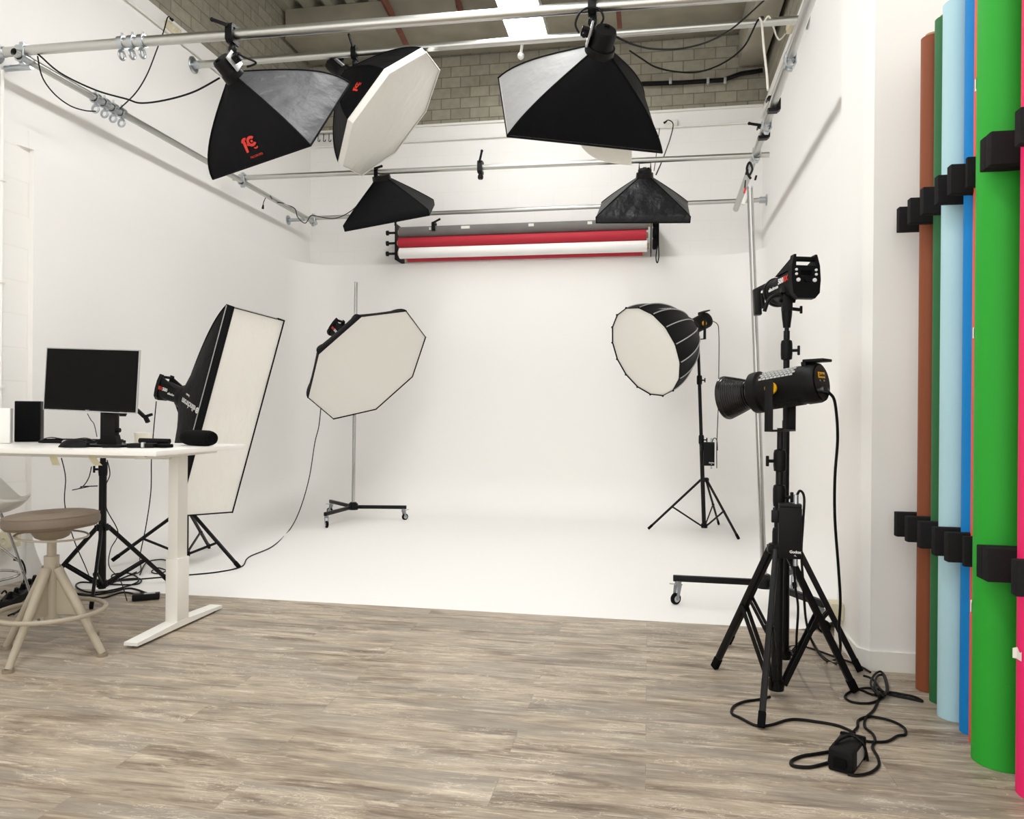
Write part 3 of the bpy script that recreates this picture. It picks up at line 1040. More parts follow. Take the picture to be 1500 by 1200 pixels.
# ================================================================== LAMP HEADS
def tube_head(label, p, n, up, L=0.15, r=0.05, plate=True, name='lamp_head', cat='studio light', fin=True):
    """short continuous lamp with a silver plate, at the back of a softbox; n points out of the back"""
    R = zframe(n, up)
    t = thing(name, label, cat, p, R)
    part(t, 'housing', G().lathe([(0, -0.02), (r, -0.02), (r * 1.03, 0.0), (r * 1.03, 0.02), (r * 0.96, 0.03), (r * 0.96, L * 0.85), (r * 0.85, L), (0, L)], (0, 0, 0), None, 28), m_plast, local=True)
    if plate:
        part(t, 'mounting_plate', G().box((0, r + 0.012, L * 0.55), (r * 1.5, 0.012, L * 0.9), bev=0.003), m_silver, local=True)
    part(t, 'tilt_bracket', G().box((0, r + 0.035, L * 0.6), (0.035, 0.05, 0.045), bev=0.005).cyl((-0.045, r + 0.04, L * 0.6), (0.03, r + 0.04, L * 0.6), 0.012), m_black, local=True)
    part(t, 'power_switch', G().box((r * 0.5, 0, L + 0.003), (0.02, 0.028, 0.01), bev=0.002), m_rubber, local=True)
    return t
nA = -M(RA).col[2]
tube_head('black lamp head with silver plate behind the logo softbox', apex(RA, cA, 0.40, 0.02), nA, (0.6, -0.6, 0.5), 0.105, 0.058)
nC = -M(RC_).col[2]
tube_head('black and silver lamp head on top of the big softbox', apex(RC_, cC, 0.40, 0.02), nC, (-0.9, -0.3, 0.3), 0.11, 0.066)
pC = apex(RC_, cC, 0.40, 0.13)
nB = -M(RB).col[2]
tube_head('black lamp head hidden behind the white octagonal softbox', apex(RB, cB, 0.55, 0.03), nB, (0, 0, 1), 0.16, 0.055)
nE = -M(RE).col[2]
tt = tube_head('black lamp head with a grip handle on the small right softbox', apex(RE, cE, 0.327, 0.015), nE, (0, 0.5, 0.8), 0.06, 0.062, False)
aE = apex(RE, cE, 0.327, 0.075)
part(tt, 'handle', G().tube([aE + V((-0.05, 0, 0)), aE + V((-0.05, 0.0, 0.05)), aE + V((0.05, 0.0, 0.05)), aE + V((0.05, 0, 0))], 0.006, 6), m_plast)


def strobe(label, p, n, up, print_on=True, small=False, bracket=False, roll=0.0):
    """studio flash: p is the front end, n the light direction (local +z), handle frame at the rear"""
    R = zframe(n, up, roll)
    t = thing('strobe_light', label, 'studio flash', p, R)
    L = 0.258
    n_ = 28
    rings = []
    for z, sx, sy, dy in ((-L + 0.02, 0.062, 0.070, 0), (-L + 0.06, 0.064, 0.072, 0), (-0.10, 0.062, 0.064, 0), (-0.03, 0.060, 0.060, 0), (-0.02, 0.066, 0.066, 0), (0.0, 0.066, 0.066, 0)):
        ring = []
        for i in range(n_):
            a = 2 * pi * i / n_
            cx, cy = math.cos(a), math.sin(a)
            k = 1.0 if z > -0.05 else 1.0 / max(abs(cx), abs(cy)) ** 0.35
            ring.append((sx * cx * k, sy * cy * k + dy, z))
        rings.append(ring)
    part(t, 'body', G().loft(rings), m_plast, local=True)
    fr = G()
    z0, z1 = -L - 0.012, -L + 0.022
    fr.prism([(-0.04, -0.085), (0.04, -0.085), (0.062, -0.06), (0.068, 0.0), (0.066, 0.062), (-0.066, 0.062), (-0.068, 0.0), (-0.062, -0.06)], z0, z1)
    fr.prism([(-0.066, 0.062), (-0.046, 0.062), (-0.044, 0.098), (-0.044, 0.112), (-0.054, 0.112)], z0, z1)
    fr.prism([(0.046, 0.062), (0.066, 0.062), (0.054, 0.112), (0.044, 0.112), (0.044, 0.098)], z0, z1)
    fr.box((0, 0.094, (z0 + z1) / 2), (0.09, 0.018, 0.03), bev=0.005)
    part(t, 'rear_frame', fr, m_plast, local=True)
    gs = G()
    for sx in (-1, 1):
        gs.prism([(-L + 0.01, 0.10), (-L + 0.01, 0.05), (-L + 0.17, 0.05), (-L + 0.10, 0.072)], 0, 0.012, (sx * 0.053 - 0.006, 0, 0), M(((0, 0, 1), (0, 1, 0), (1, 0, 0))))
    part(t, 'side_cheek', gs, m_plast, local=True)
    part(t, 'display', G().box((0, 0.03, z0 - 0.001), (0.05, 0.022, 0.004), bev=0.001), m_screen, local=True)
    for i, (bx, by, br) in enumerate(((-0.046, 0.042, 0.006), (-0.046, 0.022, 0.006), (-0.038, -0.004, 0.009), (0.046, 0.042, 0.006), (0.046, 0.022, 0.006), (0.038, -0.004, 0.009))):
        part(t, 'button', G().lathe([(br, 0), (br, -0.005), (br * 0.7, -0.006), (0, -0.006)], (bx, by, z0), None, 14), m_print, local=True)
    part(t, 'knob', G().lathe([(0.011, 0), (0.010, -0.010), (0, -0.010)], (0, -0.002, z0), None, 16), m_plast, local=True)
    part(t, 'bayonet_ring', G().lathe([(0.05, 0), (0.070, 0), (0.072, 0.006), (0.070, 0.018), (0.05, 0.018)], (0, 0, 0), None, 32), m_black, local=True)
    Rw = WORLD[t.name].to_3x3()
    o = WORLD[t.name].translation
    Q = M((Rw @ V((0, 0, 1)), Rw @ V((0, 1, 0)), Rw @ V((-1, 0, 0)))).transposed()   # reads along the axis on the -x side
    for side in (-1, 1):
        Qx = M((Rw @ V((0, 0, -side)), Rw @ V((0, 1, 0)), Rw @ V((side, 0, 0)))).transposed()
        f = Rw @ V((side * 0.0655, 0.008, 0))
        text(t, 'brand_print', 'elinchrom', 0.024, o + f + Rw @ V((0, -0.012, -0.085)), Qx, m_print, bold=0.0004)
        text(t, 'power_print', '500', 0.034, o + f + Rw @ V((side * 0.003, 0.005, -0.165)), Qx, m_print, bold=0.001)
        text(t, 'model_print', 'BX', 0.034, o + f + Rw @ V((side * 0.0035, 0.005, -0.213)), Qx, m_red, bold=0.001)
    return t


# right-hand strobe on its stand
pos = V((0.63, 3.70, 1.70))
nR = V((-0.27, 0.90, -0.055)).normalized()
upR = V((0, 0, 1))
pf = at(1140, 428, Y=3.80)
sR = strobe('black studio flash with control panel and grip, topmost on the right stand', pf, nR, upR)
pr_ = pf - nR * 0.27
# swing arm and tube at its front
a0 = at(1136, 412, Y=3.86)
a1 = at(1104, 428, Y=3.88)
part(sR, 'front_arm', G().bar(a0, a1, 0.03, 0.022, bev=0.004).bar(at(1108, 424, Y=3.88), at(1110, 462, Y=3.88), 0.035, 0.05, (0, 1, 0), 0.005).bar(at(1115, 430, Y=3.87), at(1118, 452, Y=3.87), 0.02, 0.03, (0, 1, 0), 0.004), m_black)

# strobes behind the tall softbox and the octagon
nS = M(RS).col[2]
strobe('black studio flash with grip behind the tall rectangular softbox', apex(RS, cS, 0.474, 0.0), nS, (0.25, 0, 1))
nO = M(ROO).col[2]
strobe('black studio flash with grip behind the large octagonal softbox', apex(ROO, cO, 0.40, 0.0), nO, (-0.2, 0.2, 1))


def led_head(label, p, n, up, reflector=True, r=0.063, L=0.27, yoke=True, detail=True, cat='studio light', stand_top=None):
    """cylindrical continuous light; p the front of the body, n light direction"""
    R = zframe(n, up)
    t = thing('led_light', label, cat, p, R)
    part(t, 'body', G().lathe([(0, 0.0), (r * 1.1, 0.0), (r * 1.12, -0.01), (r * 1.12, -0.035), (r, -0.045), (r, -L + 0.06), (r * 1.04, -L + 0.055), (r * 1.04, -L + 0.012), (r * 0.98, -L), (0, -L)], (0, 0, 0), None, 40), m_plast, local=True)
    if detail:
        for a0, rows in ((pi / 2, 7), (-pi / 2, 5)):
            g = G()
            for i in range(-rows + 1, rows):
                for j in range(9):
                    a = a0 + i * 0.16
                    z = -0.062 - j * 0.0165 - (0.008 if i % 2 else 0)
                    x, y = math.cos(a), math.sin(a)
                    g.box((x * r * 1.0, y * r * 1.0, z), (0.003, 0.009, 0.013), M(((x, -y, 0), (y, x, 0), (0, 0, 1))))
            part(t, 'vent_slots', g, m_dark if a0 < 0 else m_silverline, local=True)
    part(t, 'rear_handle', G().box((0, r * 1.12, -L + 0.005), (0.085, 0.012, 0.085), M.Rotation(-0.12, 3, 'X'), 0.004).box((0, r * 1.02, -L + 0.045), (0.08, 0.02, 0.02), bev=0.003), m_plast, local=True)
    part(t, 'rear_panel', G().lathe([(0, 0), (r * 0.9, 0), (r * 0.9, -0.004), (0, -0.004)], (0, 0, -L), None, 32), m_screen, local=True)
    if detail:
        part(t, 'label_plate', G().box((0, 0.028, -L - 0.005), (0.06, 0.024, 0.002), bev=0.0005), m_yellow, 'yellow label plate', local=True)
        Rw = R
        o = V(p)
        Q = M((Rw @ V((-1, 0, 0)), Rw @ V((0, 1, 0)), Rw @ V((0, 0, -1)))).transposed()
        text(t, 'brand_print', 'Godox', 0.019, o + Rw @ V((0, 0.028, -L - 0.0065)), Q, m_dark)
        for bx in (-0.018, 0.018):
            text(t, 'panel_print', 'SL' if bx > 0 else 'CH', 0.009, o + Rw @ V((bx, 0.006, -L - 0.005)), Q, m_silverline)
        part(t, 'socket', G().lathe([(0.013, 0), (0.013, -0.012), (0.008, -0.012), (0.008, -0.006), (0, -0.006)], (0.012, -0.03, -L - 0.003), None, 18).lathe([(0.008, 0), (0.008, -0.012), (0, -0.012)], (-0.02, -0.034, -L - 0.003), None, 14), m_zinc, local=True)
    for sx in (-1, 1):
        part(t, 'tilt_knob', G().lathe([(0, 0), (0.024, 0), (0.026, 0.006), (0.024, 0.014), (0, 0.014)], (sx * (r + 0.002), 0, -0.115), zframe((sx, 0, 0), (0, 1, 0)), 24), m_yellow, 'yellow round tilt knob', local=True)
    if reflector:
        pr = [(0.045, 0.0), (0.050, 0.0)]
        for i in range(13):
            z = 0.012 + i * 0.0085
            rr = 0.052 + (0.088 - 0.052) * (i / 12) ** 0.85
            pr += [(rr, z), (rr + 0.004, z + 0.004)]
        pr += [(0.092, 0.125), (0.095, 0.128), (0.095, 0.136), (0.088, 0.137), (0.084, 0.125), (0.046, 0.012), (0.045, 0.0)]
        part(t, 'reflector', G().lathe(pr, (0, 0, 0), None, 48, caps=False), m_gloss, local=True)
        part(t, 'led_emitter', G().lathe([(0, 0.006), (0.03, 0.006), (0.045, 0.004), (0.045, 0.0)], (0, 0, 0), None, 24), m_yellow, local=True)
    return t


nL = V((-0.803, 0.567, -0.14)).normalized()
pL = at(1106, 576, Y=3.34)
tL = led_head('black studio light with ribbed reflector and yellow label, front right', pL, nL, (0, 0, 1), L=0.285, r=0.078)
# yoke: two arms either side of the body joined below
RL = WORLD[tL.name].to_3x3()
oL = WORLD[tL.name].translation
tilt = oL + RL @ V((0, 0, -0.115))
side = RL @ V((1, 0, 0))
side.z = 0
side.normalize()
fw2 = V((0, 0, 1)).cross(side)
yk = G()
zb = tilt.z - 0.172
for sg in (-1, 1):
    top = tilt + side * sg * 0.102
    yk.bar(top + V((0, 0, 0.03)), V((top.x, top.y, zb)), 0.034, 0.008, side, 0.002)
yk.bar(V((tilt.x, tilt.y, zb)) - side * 0.106, V((tilt.x, tilt.y, zb)) + side * 0.106, 0.034, 0.008, (0, 0, 1), 0.002)
part(tL, 'yoke', yk, m_black)

nP = M(RP).col[2]
pP = apex(RP, cP, 0.56, 0.05)
tQ = led_head('black studio light behind the deep round softbox', pP, nP, (0, 0, 1), False, 0.075, 0.24, detail=False)
RQ = WORLD[tQ.name].to_3x3()
tl = pP + RQ @ V((0, 0, -0.115))
sd = RQ @ V((1, 0, 0)); sd.z = 0; sd.normalize()
yk = G()
for sg in (-1, 1):
    top = tl + sd * sg * 0.09
    yk.bar(top + V((0, 0, 0.03)), V((top.x, top.y, tl.z - 0.15)), 0.03, 0.008, sd, 0.002)
yk.bar(V((tl.x, tl.y, tl.z - 0.15)) - sd * 0.094, V((tl.x, tl.y, tl.z - 0.15)) + sd * 0.094, 0.03, 0.008, (0, 0, 1), 0.002)
part(tQ, 'yoke', yk, m_black)


# ================================================================== STANDS
def tripod(label, base, feet, z_col, z_low, segs, knobs, kn=0.5, leg=(0.018, 0.024), rod=0.008, double=True, top=None, z_leg_out=0.035, lean=(0, 0)):
    """base (x, y); feet: three floor points; segs: (z0, z1, radius) of the column sections; knobs: (z, direction)"""
    bx, by = base
    t = thing('light_stand', label, 'light stand', (bx, by, 0))
    part(t, 'leg_collar', G().lathe([(0.018, -0.02), (0.034, -0.02), (0.036, 0.0), (0.034, 0.02), (0.018, 0.02)], (bx, by, z_col), None, 20).box((bx, by, z_col), (0.08, 0.05, 0.03), bev=0.006), m_plast)
    part(t, 'lower_collar', G().lathe([(0.016, -0.02), (0.03, -0.02), (0.032, 0.0), (0.03, 0.02), (0.016, 0.02)], (bx, by, z_low), None, 20), m_plast)
    for f in feet:
        f = V((f[0], f[1], 0.012 if len(f) < 3 else f[2]))
        d = (V((f.x, f.y, 0)) - V((bx, by, 0))).normalized()
        a = V((bx, by, z_col)) + d * z_leg_out
        lg = part(t, 'leg', G().bar(a, f, leg[0], leg[1], bev=0.005), m_black)
        e = (f - a).normalized()
        part(lg, 'foot_cap', G().bar(f - e * 0.05, f + e * 0.006, leg[0] * 1.15, leg[1] * 1.12, bev=0.004), m_rubber)
        k = a.lerp(f, kn)
        c = V((bx, by, z_low)) + d * 0.03
        sd = d.cross(V((0, 0, 1)))
        if double:
            g = G()
            for s in (-1, 1):
                g.bar(c + sd * s * leg[0] * 0.6, k + sd * s * leg[0] * 0.6, 0.005, rod * 1.6)
        else:
            g = G().bar(c, k, rod, rod * 1.8, bev=0.002)
        part(t, 'brace', g.cyl(k - sd * leg[0] * 0.8, k + sd * leg[0] * 0.8, 0.007, n=10), m_black)
    for i, (z0, z1, r) in enumerate(segs):
        o0 = V((bx + lean[0] * z0, by + lean[1] * z0, z0))
        o1 = V((bx + lean[0] * z1, by + lean[1] * z1, z1))
        part(t, 'column_tube', G().cyl(o0, o1, r, n=20), m_black)
    for z, d in knobs:
        d = V(d).normalized()
        r = 0.024
        o = V((bx + lean[0] * z, by + lean[1] * z, z))
        kb = part(t, 'clamp_collar', G().lathe([(0.012, -0.045), (r, -0.04), (r * 1.08, -0.02), (r * 1.08, 0.03), (r * 0.95, 0.045), (0.012, 0.05)], o, None, 20), m_plast)
        part(kb, 'wing_knob', G().cyl(o + d * 0.015, o + d * 0.05, 0.007, n=10).bar(o + d * 0.052 + V((0, 0, 0.022)), o + d * 0.052 - V((0, 0, 0.022)), 0.012, 0.012, d, 0.004), m_plast)
    return t


def ring_feet(b, r, a0):
    return [(b[0] + r * math.cos(a0 + k * 2 * pi / 3), b[1] + r * math.sin(a0 + k * 2 * pi / 3)) for k in range(3)]


# LED stand, front right
bL = (0.522, 3.235)
lx = tilt.x - bL[0]
zt = zb - 0.01
tripod('heavy black tripod stand in front, under the light with reflector', bL, [(0.414, 2.883), (0.848, 3.334), (0.303, 3.518)], 0.60, 0.045,
       [(0.03, 0.66, 0.0225), (0.6, 0.80, 0.019), (0.78, 0.98, 0.016), (0.96, zt + 0.02, 0.013)], [(0.635, (0.5, -0.8, 0)), (0.81, (0.8, -0.5, 0)), (0.955, (-1, -0.2, 0))],
       0.46, (0.022, 0.028), 0.012, True, lean=(lx / zt, (tilt.y - bL[1]) / zt))
# strobe stand, behind it
bS = (0.62, 3.64)
zs = pr_.z - 0.14
hx = at(1155, 452, Y=3.66)
tS2 = tripod('tall black tripod stand beside the pillar, under the studio flash', bS, [(0.935, 3.60), (0.40, 3.90), (0.49, 3.33)], 0.58, 0.05,
       [(0.03, 0.66, 0.022), (0.6, 1.12, 0.0165), (1.08, 1.53, 0.014), (1.5, 1.60, 0.010)], [(1.44, (1, -0.2, 0)), (0.70, (-1, -0.3, 0))], 0.55, (0.020, 0.026), 0.010, True)
part(tS2, 'top_collar', G().lathe([(0.012, 0), (0.016, 0.0), (0.022, 0.05), (0.024, 0.075), (0.014, 0.08)], (bS[0], bS[1], 1.545), None, 20), m_plast)
# tilting mount with lever between the stand and the strobe
mt = V((bS[0], bS[1], 1.62))
part(sR, 'tilt_mount', G().box(mt + V((0, 0, 0.04)), (0.045, 0.05, 0.085), bev=0.008).cyl(mt + V((-0.035, 0, 0.06)), mt + V((0.035, 0, 0.06)), 0.022).box(mt + V((0.0, 0.0, 0.095)), (0.06, 0.08, 0.03), bev=0.006), m_plast)
lv = spl([mt + V((-0.03, -0.01, 0.075)), mt + V((-0.06, -0.01, 0.07)), mt + V((-0.085, -0.01, 0.045)), mt + V((-0.10, -0.01, 0.0))], 6)
part(sR, 'tilt_lever', G().tube(lv, 0.009, 8), m_plast)
part(sR, 'umbrella_knob', G().cyl(mt + V((0.02, -0.01, 0.01)), mt + V((0.055, -0.01, 0.005)), 0.008).box(mt + V((0.06, -0.01, 0.005)), (0.012, 0.012, 0.035), bev=0.004), m_plast)

# stand under the deep round softbox
bP = (0.545, 7.62)
zy = tl.z - 0.15
tripod('slim black tripod stand on the white cove under the deep round softbox', bP, [(0.01, 7.57), (0.816, 7.152), (0.72, 8.05)], 0.50, 0.05,
       [(0.03, 0.85, 0.020), (0.8, 1.45, 0.0165), (1.4, zy, 0.014)], [(0.89, (1, -0.1, 0)), (1.47, (1, -0.1, 0))], 0.55, (0.016, 0.022), 0.009, False,
       lean=((tl.x - bP[0]) / zy, (tl.y - bP[1]) / zy))
# stand behind the desk
bD = (-3.33, 4.18)
tD1 = tripod('black tripod stand behind the desk, right below the monitor', bD, [(-3.12, 4.538), (-3.12, 3.831), (-3.74, 4.17)], 0.41, 0.06,
       [(0.03, 0.76, 0.022), (0.7, 1.13, 0.017)], [(0.77, (-1, -0.3, 0))], 0.6, (0.018, 0.026), 0.012, True)
# stand of the tall softbox
bT = (-3.42, 5.18)
tripod('black tripod stand behind the desk leg, under the tall rectangular softbox', bT, [(-2.9, 5.035), (-3.55, 5.70), (-3.74, 4.80, 0.07)], 0.39, 0.06,
       [(0.03, 0.7, 0.02), (0.65, 1.02, 0.016)], [(0.72, (1, -0.2, 0))], 0.58, (0.018, 0.024), 0.010, False)
# mount between that stand and its flash
aS = apex(RS, cS, 0.474, 0.10)
solo('swivel_mount', G().bar((bT[0], bT[1], 1.0), (aS.x, aS.y, aS.z - 0.06), 0.035, 0.035, (1, 0, 0), 0.006).cyl((bT[0], bT[1] - 0.035, 1.0), (bT[0], bT[1] + 0.035, 1.0), 0.02), m_plast,
     'black swivel mount under the flash of the tall softbox', 'mount')

# gear on the stand behind the desk: a cross arm with clamps
tt = thing('clamp_arm', 'black clamp arm on the stand, sticking out below the monitor corner', 'clamp', (bD[0], bD[1], 1.12))
pA = at(163, 608, Y=4.1); pB = at(205, 607, Y=4.1); pC2 = at(214, 613, Y=4.1); pD2 = at(222, 610, Y=4.1); pE2 = at(212, 618, Y=4.1)
part(tt, 'cross_bar', G().tube([(bD[0], bD[1], 1.125), at(165, 607, Y=4.12), at(185, 606, Y=4.12)], 0.008, 8), m_black)
part(tt, 'knob', G().lathe([(0, 0), (0.018, 0), (0.02, 0.008), (0.018, 0.014), (0, 0.014)], at(180, 610, Y=4.1), None, 16), m_plast)
part(tt, 'jaw', G().bar(at(200, 600, Y=4.1), at(212, 611, Y=4.1), 0.02, 0.02, bev=0.004).bar(at(211, 611, Y=4.1), at(223, 607, Y=4.1), 0.014, 0.016, bev=0.003).bar(at(213, 611, Y=4.1), at(217, 619, Y=4.1), 0.02, 0.024, (0, 1, 0), 0.003), m_plast)
part(tD1, 'grip_fork', G().bar(at(143, 712, Y=4.15), at(118, 713, Y=4.12), 0.008, 0.006).bar(at(130, 713, Y=4.13), at(106, 718, Y=4.1), 0.008, 0.006), m_black)


def ballast(label, c, w, h, d, R, stand_dir, prints=True):
    t = thing('ballast_box', label, 'ballast', V(c) - V((0, 0, h / 2)), R)
    part(t, 'case', G().box(c, (w, d, h), R, 0.006), m_plast)
    part(t, 'hook', G().box(V(c) + R @ V((-w / 2 - 0.012, 0, h * 0.3)), (0.03, 0.02, 0.05), R, 0.004).box(V(c) + R @ V((0, 0, h / 2 + 0.006)), (w * 0.98, d * 0.95, 0.014), R, 0.003), m_black)
    Q = M((R.col[0], V((0, 0, 1)), -R.col[1])).transposed()
    f = V(c) - R.col[1] * (d / 2 + 0.0008)
    text(t, 'brand_print', 'Godox', w * 0.17, f - V((0, 0, h * 0.36)) + R.col[0] * w * 0.22, Q, m_print, bold=0.0005)
    text(t, 'model_print', 'VL', w * 0.10, f - V((0, 0, h * 0.43)) + R.col[0] * w * 0.22, Q, m_print)
    part(t, 'plug', G().cyl(V(c) + V((0, 0, h / 2)) + R @ V((w * 0.25, 0, 0)), V(c) + V((0, 0, h / 2 + 0.05)) + R @ V((w * 0.25, 0, 0)), 0.010), m_zinc)
    part(t, 'plug', G().cyl(V(c) - V((0, 0, h / 2)) + R @ V((w * 0.25, 0, 0)), V(c) - V((0, 0, h / 2 + 0.03)) + R @ V((w * 0.25, 0, 0)), 0.009), m_zinc)
    return t
Rz = M.Rotation(-0.12, 3, 'Z')
cb1 = at(1157, 780, Y=3.185)
ballast('black power box hung on the front tripod stand', cb1, 0.088, 0.205, 0.05, Rz, 1)
cb2 = at(1038, 666, Y=7.56)
ballast('black power box hung on the slim tripod on the cove', cb2, 0.105, 0.215, 0.06, M.Rotation(0.1, 3, 'Z'), 1)


def caster(parent, p, ang, s=1.0):
    """swivel caster hanging below p"""
    p = V(p)
    R = M.Rotation(ang, 3, 'Z')
    r = 0.034 * s
    cw = V((p.x, p.y, r)) + R @ V((0.018, 0, 0))
    c = part(parent, 'caster', G().cyl(p, p - V((0, 0, 0.02)), 0.02, n=14).box(p - V((0, 0, 0.022)), (0.04, 0.036, 0.006), R, 0.002).prism([(-0.014, 0.0), (0.016, 0.0), (0.026, r - p.z + 0.018), (0.018, r - p.z + 0.012), (0.008, r - p.z + 0.02)], -0.019, -0.015, p - V((0, 0, 0.02)), R @ M.Rotation(pi / 2, 3, 'X')).prism([(-0.014, 0.0), (0.016, 0.0), (0.026, r - p.z + 0.018), (0.018, r - p.z + 0.012), (0.008, r - p.z + 0.02)], 0.015, 0.019, p - V((0, 0, 0.02)), R @ M.Rotation(pi / 2, 3, 'X')), m_casterz)
    A = R @ V((0, 1, 0))
    part(c, 'wheel', G().lathe([(0.008, -0.012), (r * 0.8, -0.013), (r, -0.008), (r, 0.008), (r * 0.8, 0.013), (0.008, 0.012)], cw, zframe(A), 24), m_rubber)
    part(c, 'hubcap', G().lathe([(0, -0.0145), (r * 0.55, -0.0145), (r * 0.6, -0.012), (r * 0.6, 0.012), (r * 0.55, 0.0145), (0, 0.0145)], cw, zframe(A), 20), m_silver)
    part(c, 'brake_tab', G().bar(p - V((0, 0, 0.02)), p + R @ V((0.06, 0, -0.012)), 0.02, 0.004), m_chrome)


def wheeled_stand(label, hub, ends, zarm, pole_top, pr=0.0175, extra=None):
    hub = V(hub)
    t = thing('wheeled_stand', label, 'light stand', (hub.x, hub.y, 0))
    part(t, 'hub', G().lathe([(0.02, -0.03), (0.05, -0.03), (0.055, -0.01), (0.05, 0.03), (0.03, 0.05), (0.02, 0.05)], (hub.x, hub.y, zarm), None, 24).box((hub.x, hub.y, zarm), (0.13, 0.08, 0.035), bev=0.008), m_black)
    for e in ends:
        e = V((e[0], e[1], zarm))
        d = (e - V((hub.x, hub.y, zarm))).normalized()
        a = part(t, 'arm', G().bar(V((hub.x, hub.y, zarm)) + d * 0.03, e + d * 0.03, 0.03, 0.036, bev=0.004), m_black)
        caster(t, (e.x, e.y, zarm - 0.015), math.atan2(d.y, d.x) + 0.7)
    part(t, 'pole', G().cyl((hub.x, hub.y, zarm - 0.02), pole_top, pr, n=20), m_chrome)
    part(t, 'pole_cap', G().cyl(pole_top, V(pole_top) + V((0, 0, 0.012)), pr * 1.05, n=20), m_zinc)
    return t
hO = (-3.045, 7.54)
wheeled_stand('three wheeled chrome pole stand carrying the large octagonal softbox', hO, [(-3.09, 6.97), (-2.524, 7.634), (-3.455, 7.92)], 0.135, (-3.035, 7.54, 2.485))
hR = (0.68, 4.66)
tw = wheeled_stand('three wheeled chrome pole stand leaning on the right, behind the tripods', hR, [(0.184, 4.667), (0.90, 4.22), (0.93, 5.10)], 0.155, (0.575, 4.62, 2.47))
# clamps at the top of the leaning pole
tt = thing('spring_clamp', 'black spring clamp on top of the leaning chrome pole', 'clamp', (0.575, 4.62, 2.47))
part(tt, 'jaw', G().tube(spl([at(1100, 262, Y=4.6), at(1096, 256, Y=4.6), at(1094, 246, Y=4.6), at(1098, 238, Y=4.6), at(1102, 248, Y=4.6), at(1097, 258, Y=4.6)], 5), 0.007, 7), m_black)
part(tt, 'grip', G().bar(at(1106, 264, Y=4.58), at(1108, 257, Y=4.58), 0.012, 0.012, bev=0.003).bar(at(1095, 248, Y=4.6), at(1093, 256, Y=4.6), 0.012, 0.014, bev=0.003), m_black)
tt = thing('spring_clamp', 'white spring clamp with red and black tips left of the leaning pole', 'clamp', at(1091, 300, Y=4.7))
part(tt, 'jaw', G().bar(at(1088, 300, Y=4.7), at(1093, 286, Y=4.7), 0.022, 0.03, (0, 1, 0), 0.005), m_white)
part(tt, 'tip', G().bar(at(1090, 283, Y=4.7), at(1092, 276, Y=4.7), 0.012, 0.02, (0, 1, 0), 0.004), m_red, 'red rubber tip')
part(tt, 'handle', G().bar(at(1091, 276, Y=4.7), at(1092, 264, Y=4.7), 0.007, 0.007, (0, 1, 0), 0.002), m_black)

# ================================================================== BACKDROP ROLLER RACK
xl, xr = -2.87, -0.02
t = thing('roller_bracket', 'black triple hook bracket with knobs at the left end of the rolls', 'bracket', (xl - 0.03, 8.66, 2.9))
part(t, 'hook_plate', G().box((xl - 0.02, 8.52, 3.1), (0.012, 0.34, 0.42), bev=0.004).box((xl - 0.02, 8.36, 3.31), (0.02, 0.03, 0.06), bev=0.004), m_black)
ZROLL = (3.205, 3.085, 2.965)
for z_ in ZROLL:
    part(t, 'expander_knob', G().cyl((xl - 0.03, 8.38, z_), (xl - 0.12, 8.38, z_), 0.014, n=12).cyl((xl - 0.11, 8.38, z_), (xl - 0.135, 8.38, z_), 0.028, n=14), m_black)
t = thing('roller_bracket', 'black geared bracket with hanging chains at the right end of the rolls', 'bracket', (xr + 0.05, 8.66, 2.9))
part(t, 'hook_plate', G().box((xr + 0.03, 8.52, 3.1), (0.012, 0.34, 0.44), bev=0.004), m_black)
for z_ in ZROLL:
    part(t, 'gear', G().lathe([(0, -0.03), (0.045, -0.03), (0.06, -0.02), (0.06, 0.02), (0.045, 0.03), (0, 0.03)], (xr + 0.075, 8.38, z_ + 0.02), zframe((1, 0, 0)), 20), m_black)
part(t, 'chain', G().tube(spl([(xr + 0.10, 8.33, 3.2), (xr + 0.10, 8.33, 3.0), (xr + 0.085, 8.33, 2.83), (xr + 0.10, 8.33, 2.77), (xr + 0.115, 8.33, 2.84), (xr + 0.11, 8.33, 3.0), (xr + 0.11, 8.33, 3.2)], 6), 0.006, 6), m_rubber)
part(t, 'chain', G().tube(spl([(xr + 0.06, 8.31, 3.2), (xr + 0.065, 8.31, 3.0), (xr + 0.07, 8.31, 2.92), (xr + 0.085, 8.31, 2.98), (xr + 0.085, 8.31, 3.2)], 6), 0.006, 6), m_rubber)
m_pg = mat('grey seamless paper', (112, 108, 106), 0.8, vary=(4, 0.05))
m_pr = mat('red seamless paper', (176, 32, 50), 0.7)
m_pw = mat('white seamless paper', (240, 238, 236), 0.7)
m_card = mat('cardboard', (176, 148, 110), 0.8)


def rack_roll(label, m, z, r, a, b, y=8.38, flap=0.0):
    t = thing('backdrop_roll', label, 'paper roll', (a, y, z))
    part(t, 'paper', G().cyl((a, y, z), (b, y, z), r, n=32), m)
    part(t, 'core', G().lathe([(0.026, 0), (0.031, 0), (0.031, b - a + 0.04), (0.026, b - a + 0.04)], (a - 0.02, y, z), zframe((1, 0, 0)), 20, caps=False), m_card)
    if flap:
        n = 24
        g = G()
        vs, fs = [], []
        for i in range(n + 1):
            x = a + (b - a) * i / n
            for q in (0, 1):
                vs.append((x, y - r - 0.001 + (0.012 * math.sin(i * 0.9) if q else 0), z - (flap * (0.7 + 0.3 * math.sin(i * 1.7 + 1)) if q else 0)))
        for i in range(n):
            fs.append((2 * i, 2 * i + 2, 2 * i + 3, 2 * i + 1))
        part(t, 'paper_edge', g.add(vs, fs), m)
    return t
tg = rack_roll('grey paper roll, topmost on the wall rack', m_pg, ZROLL[0], 0.062, xl + 0.03, xr - 0.0)
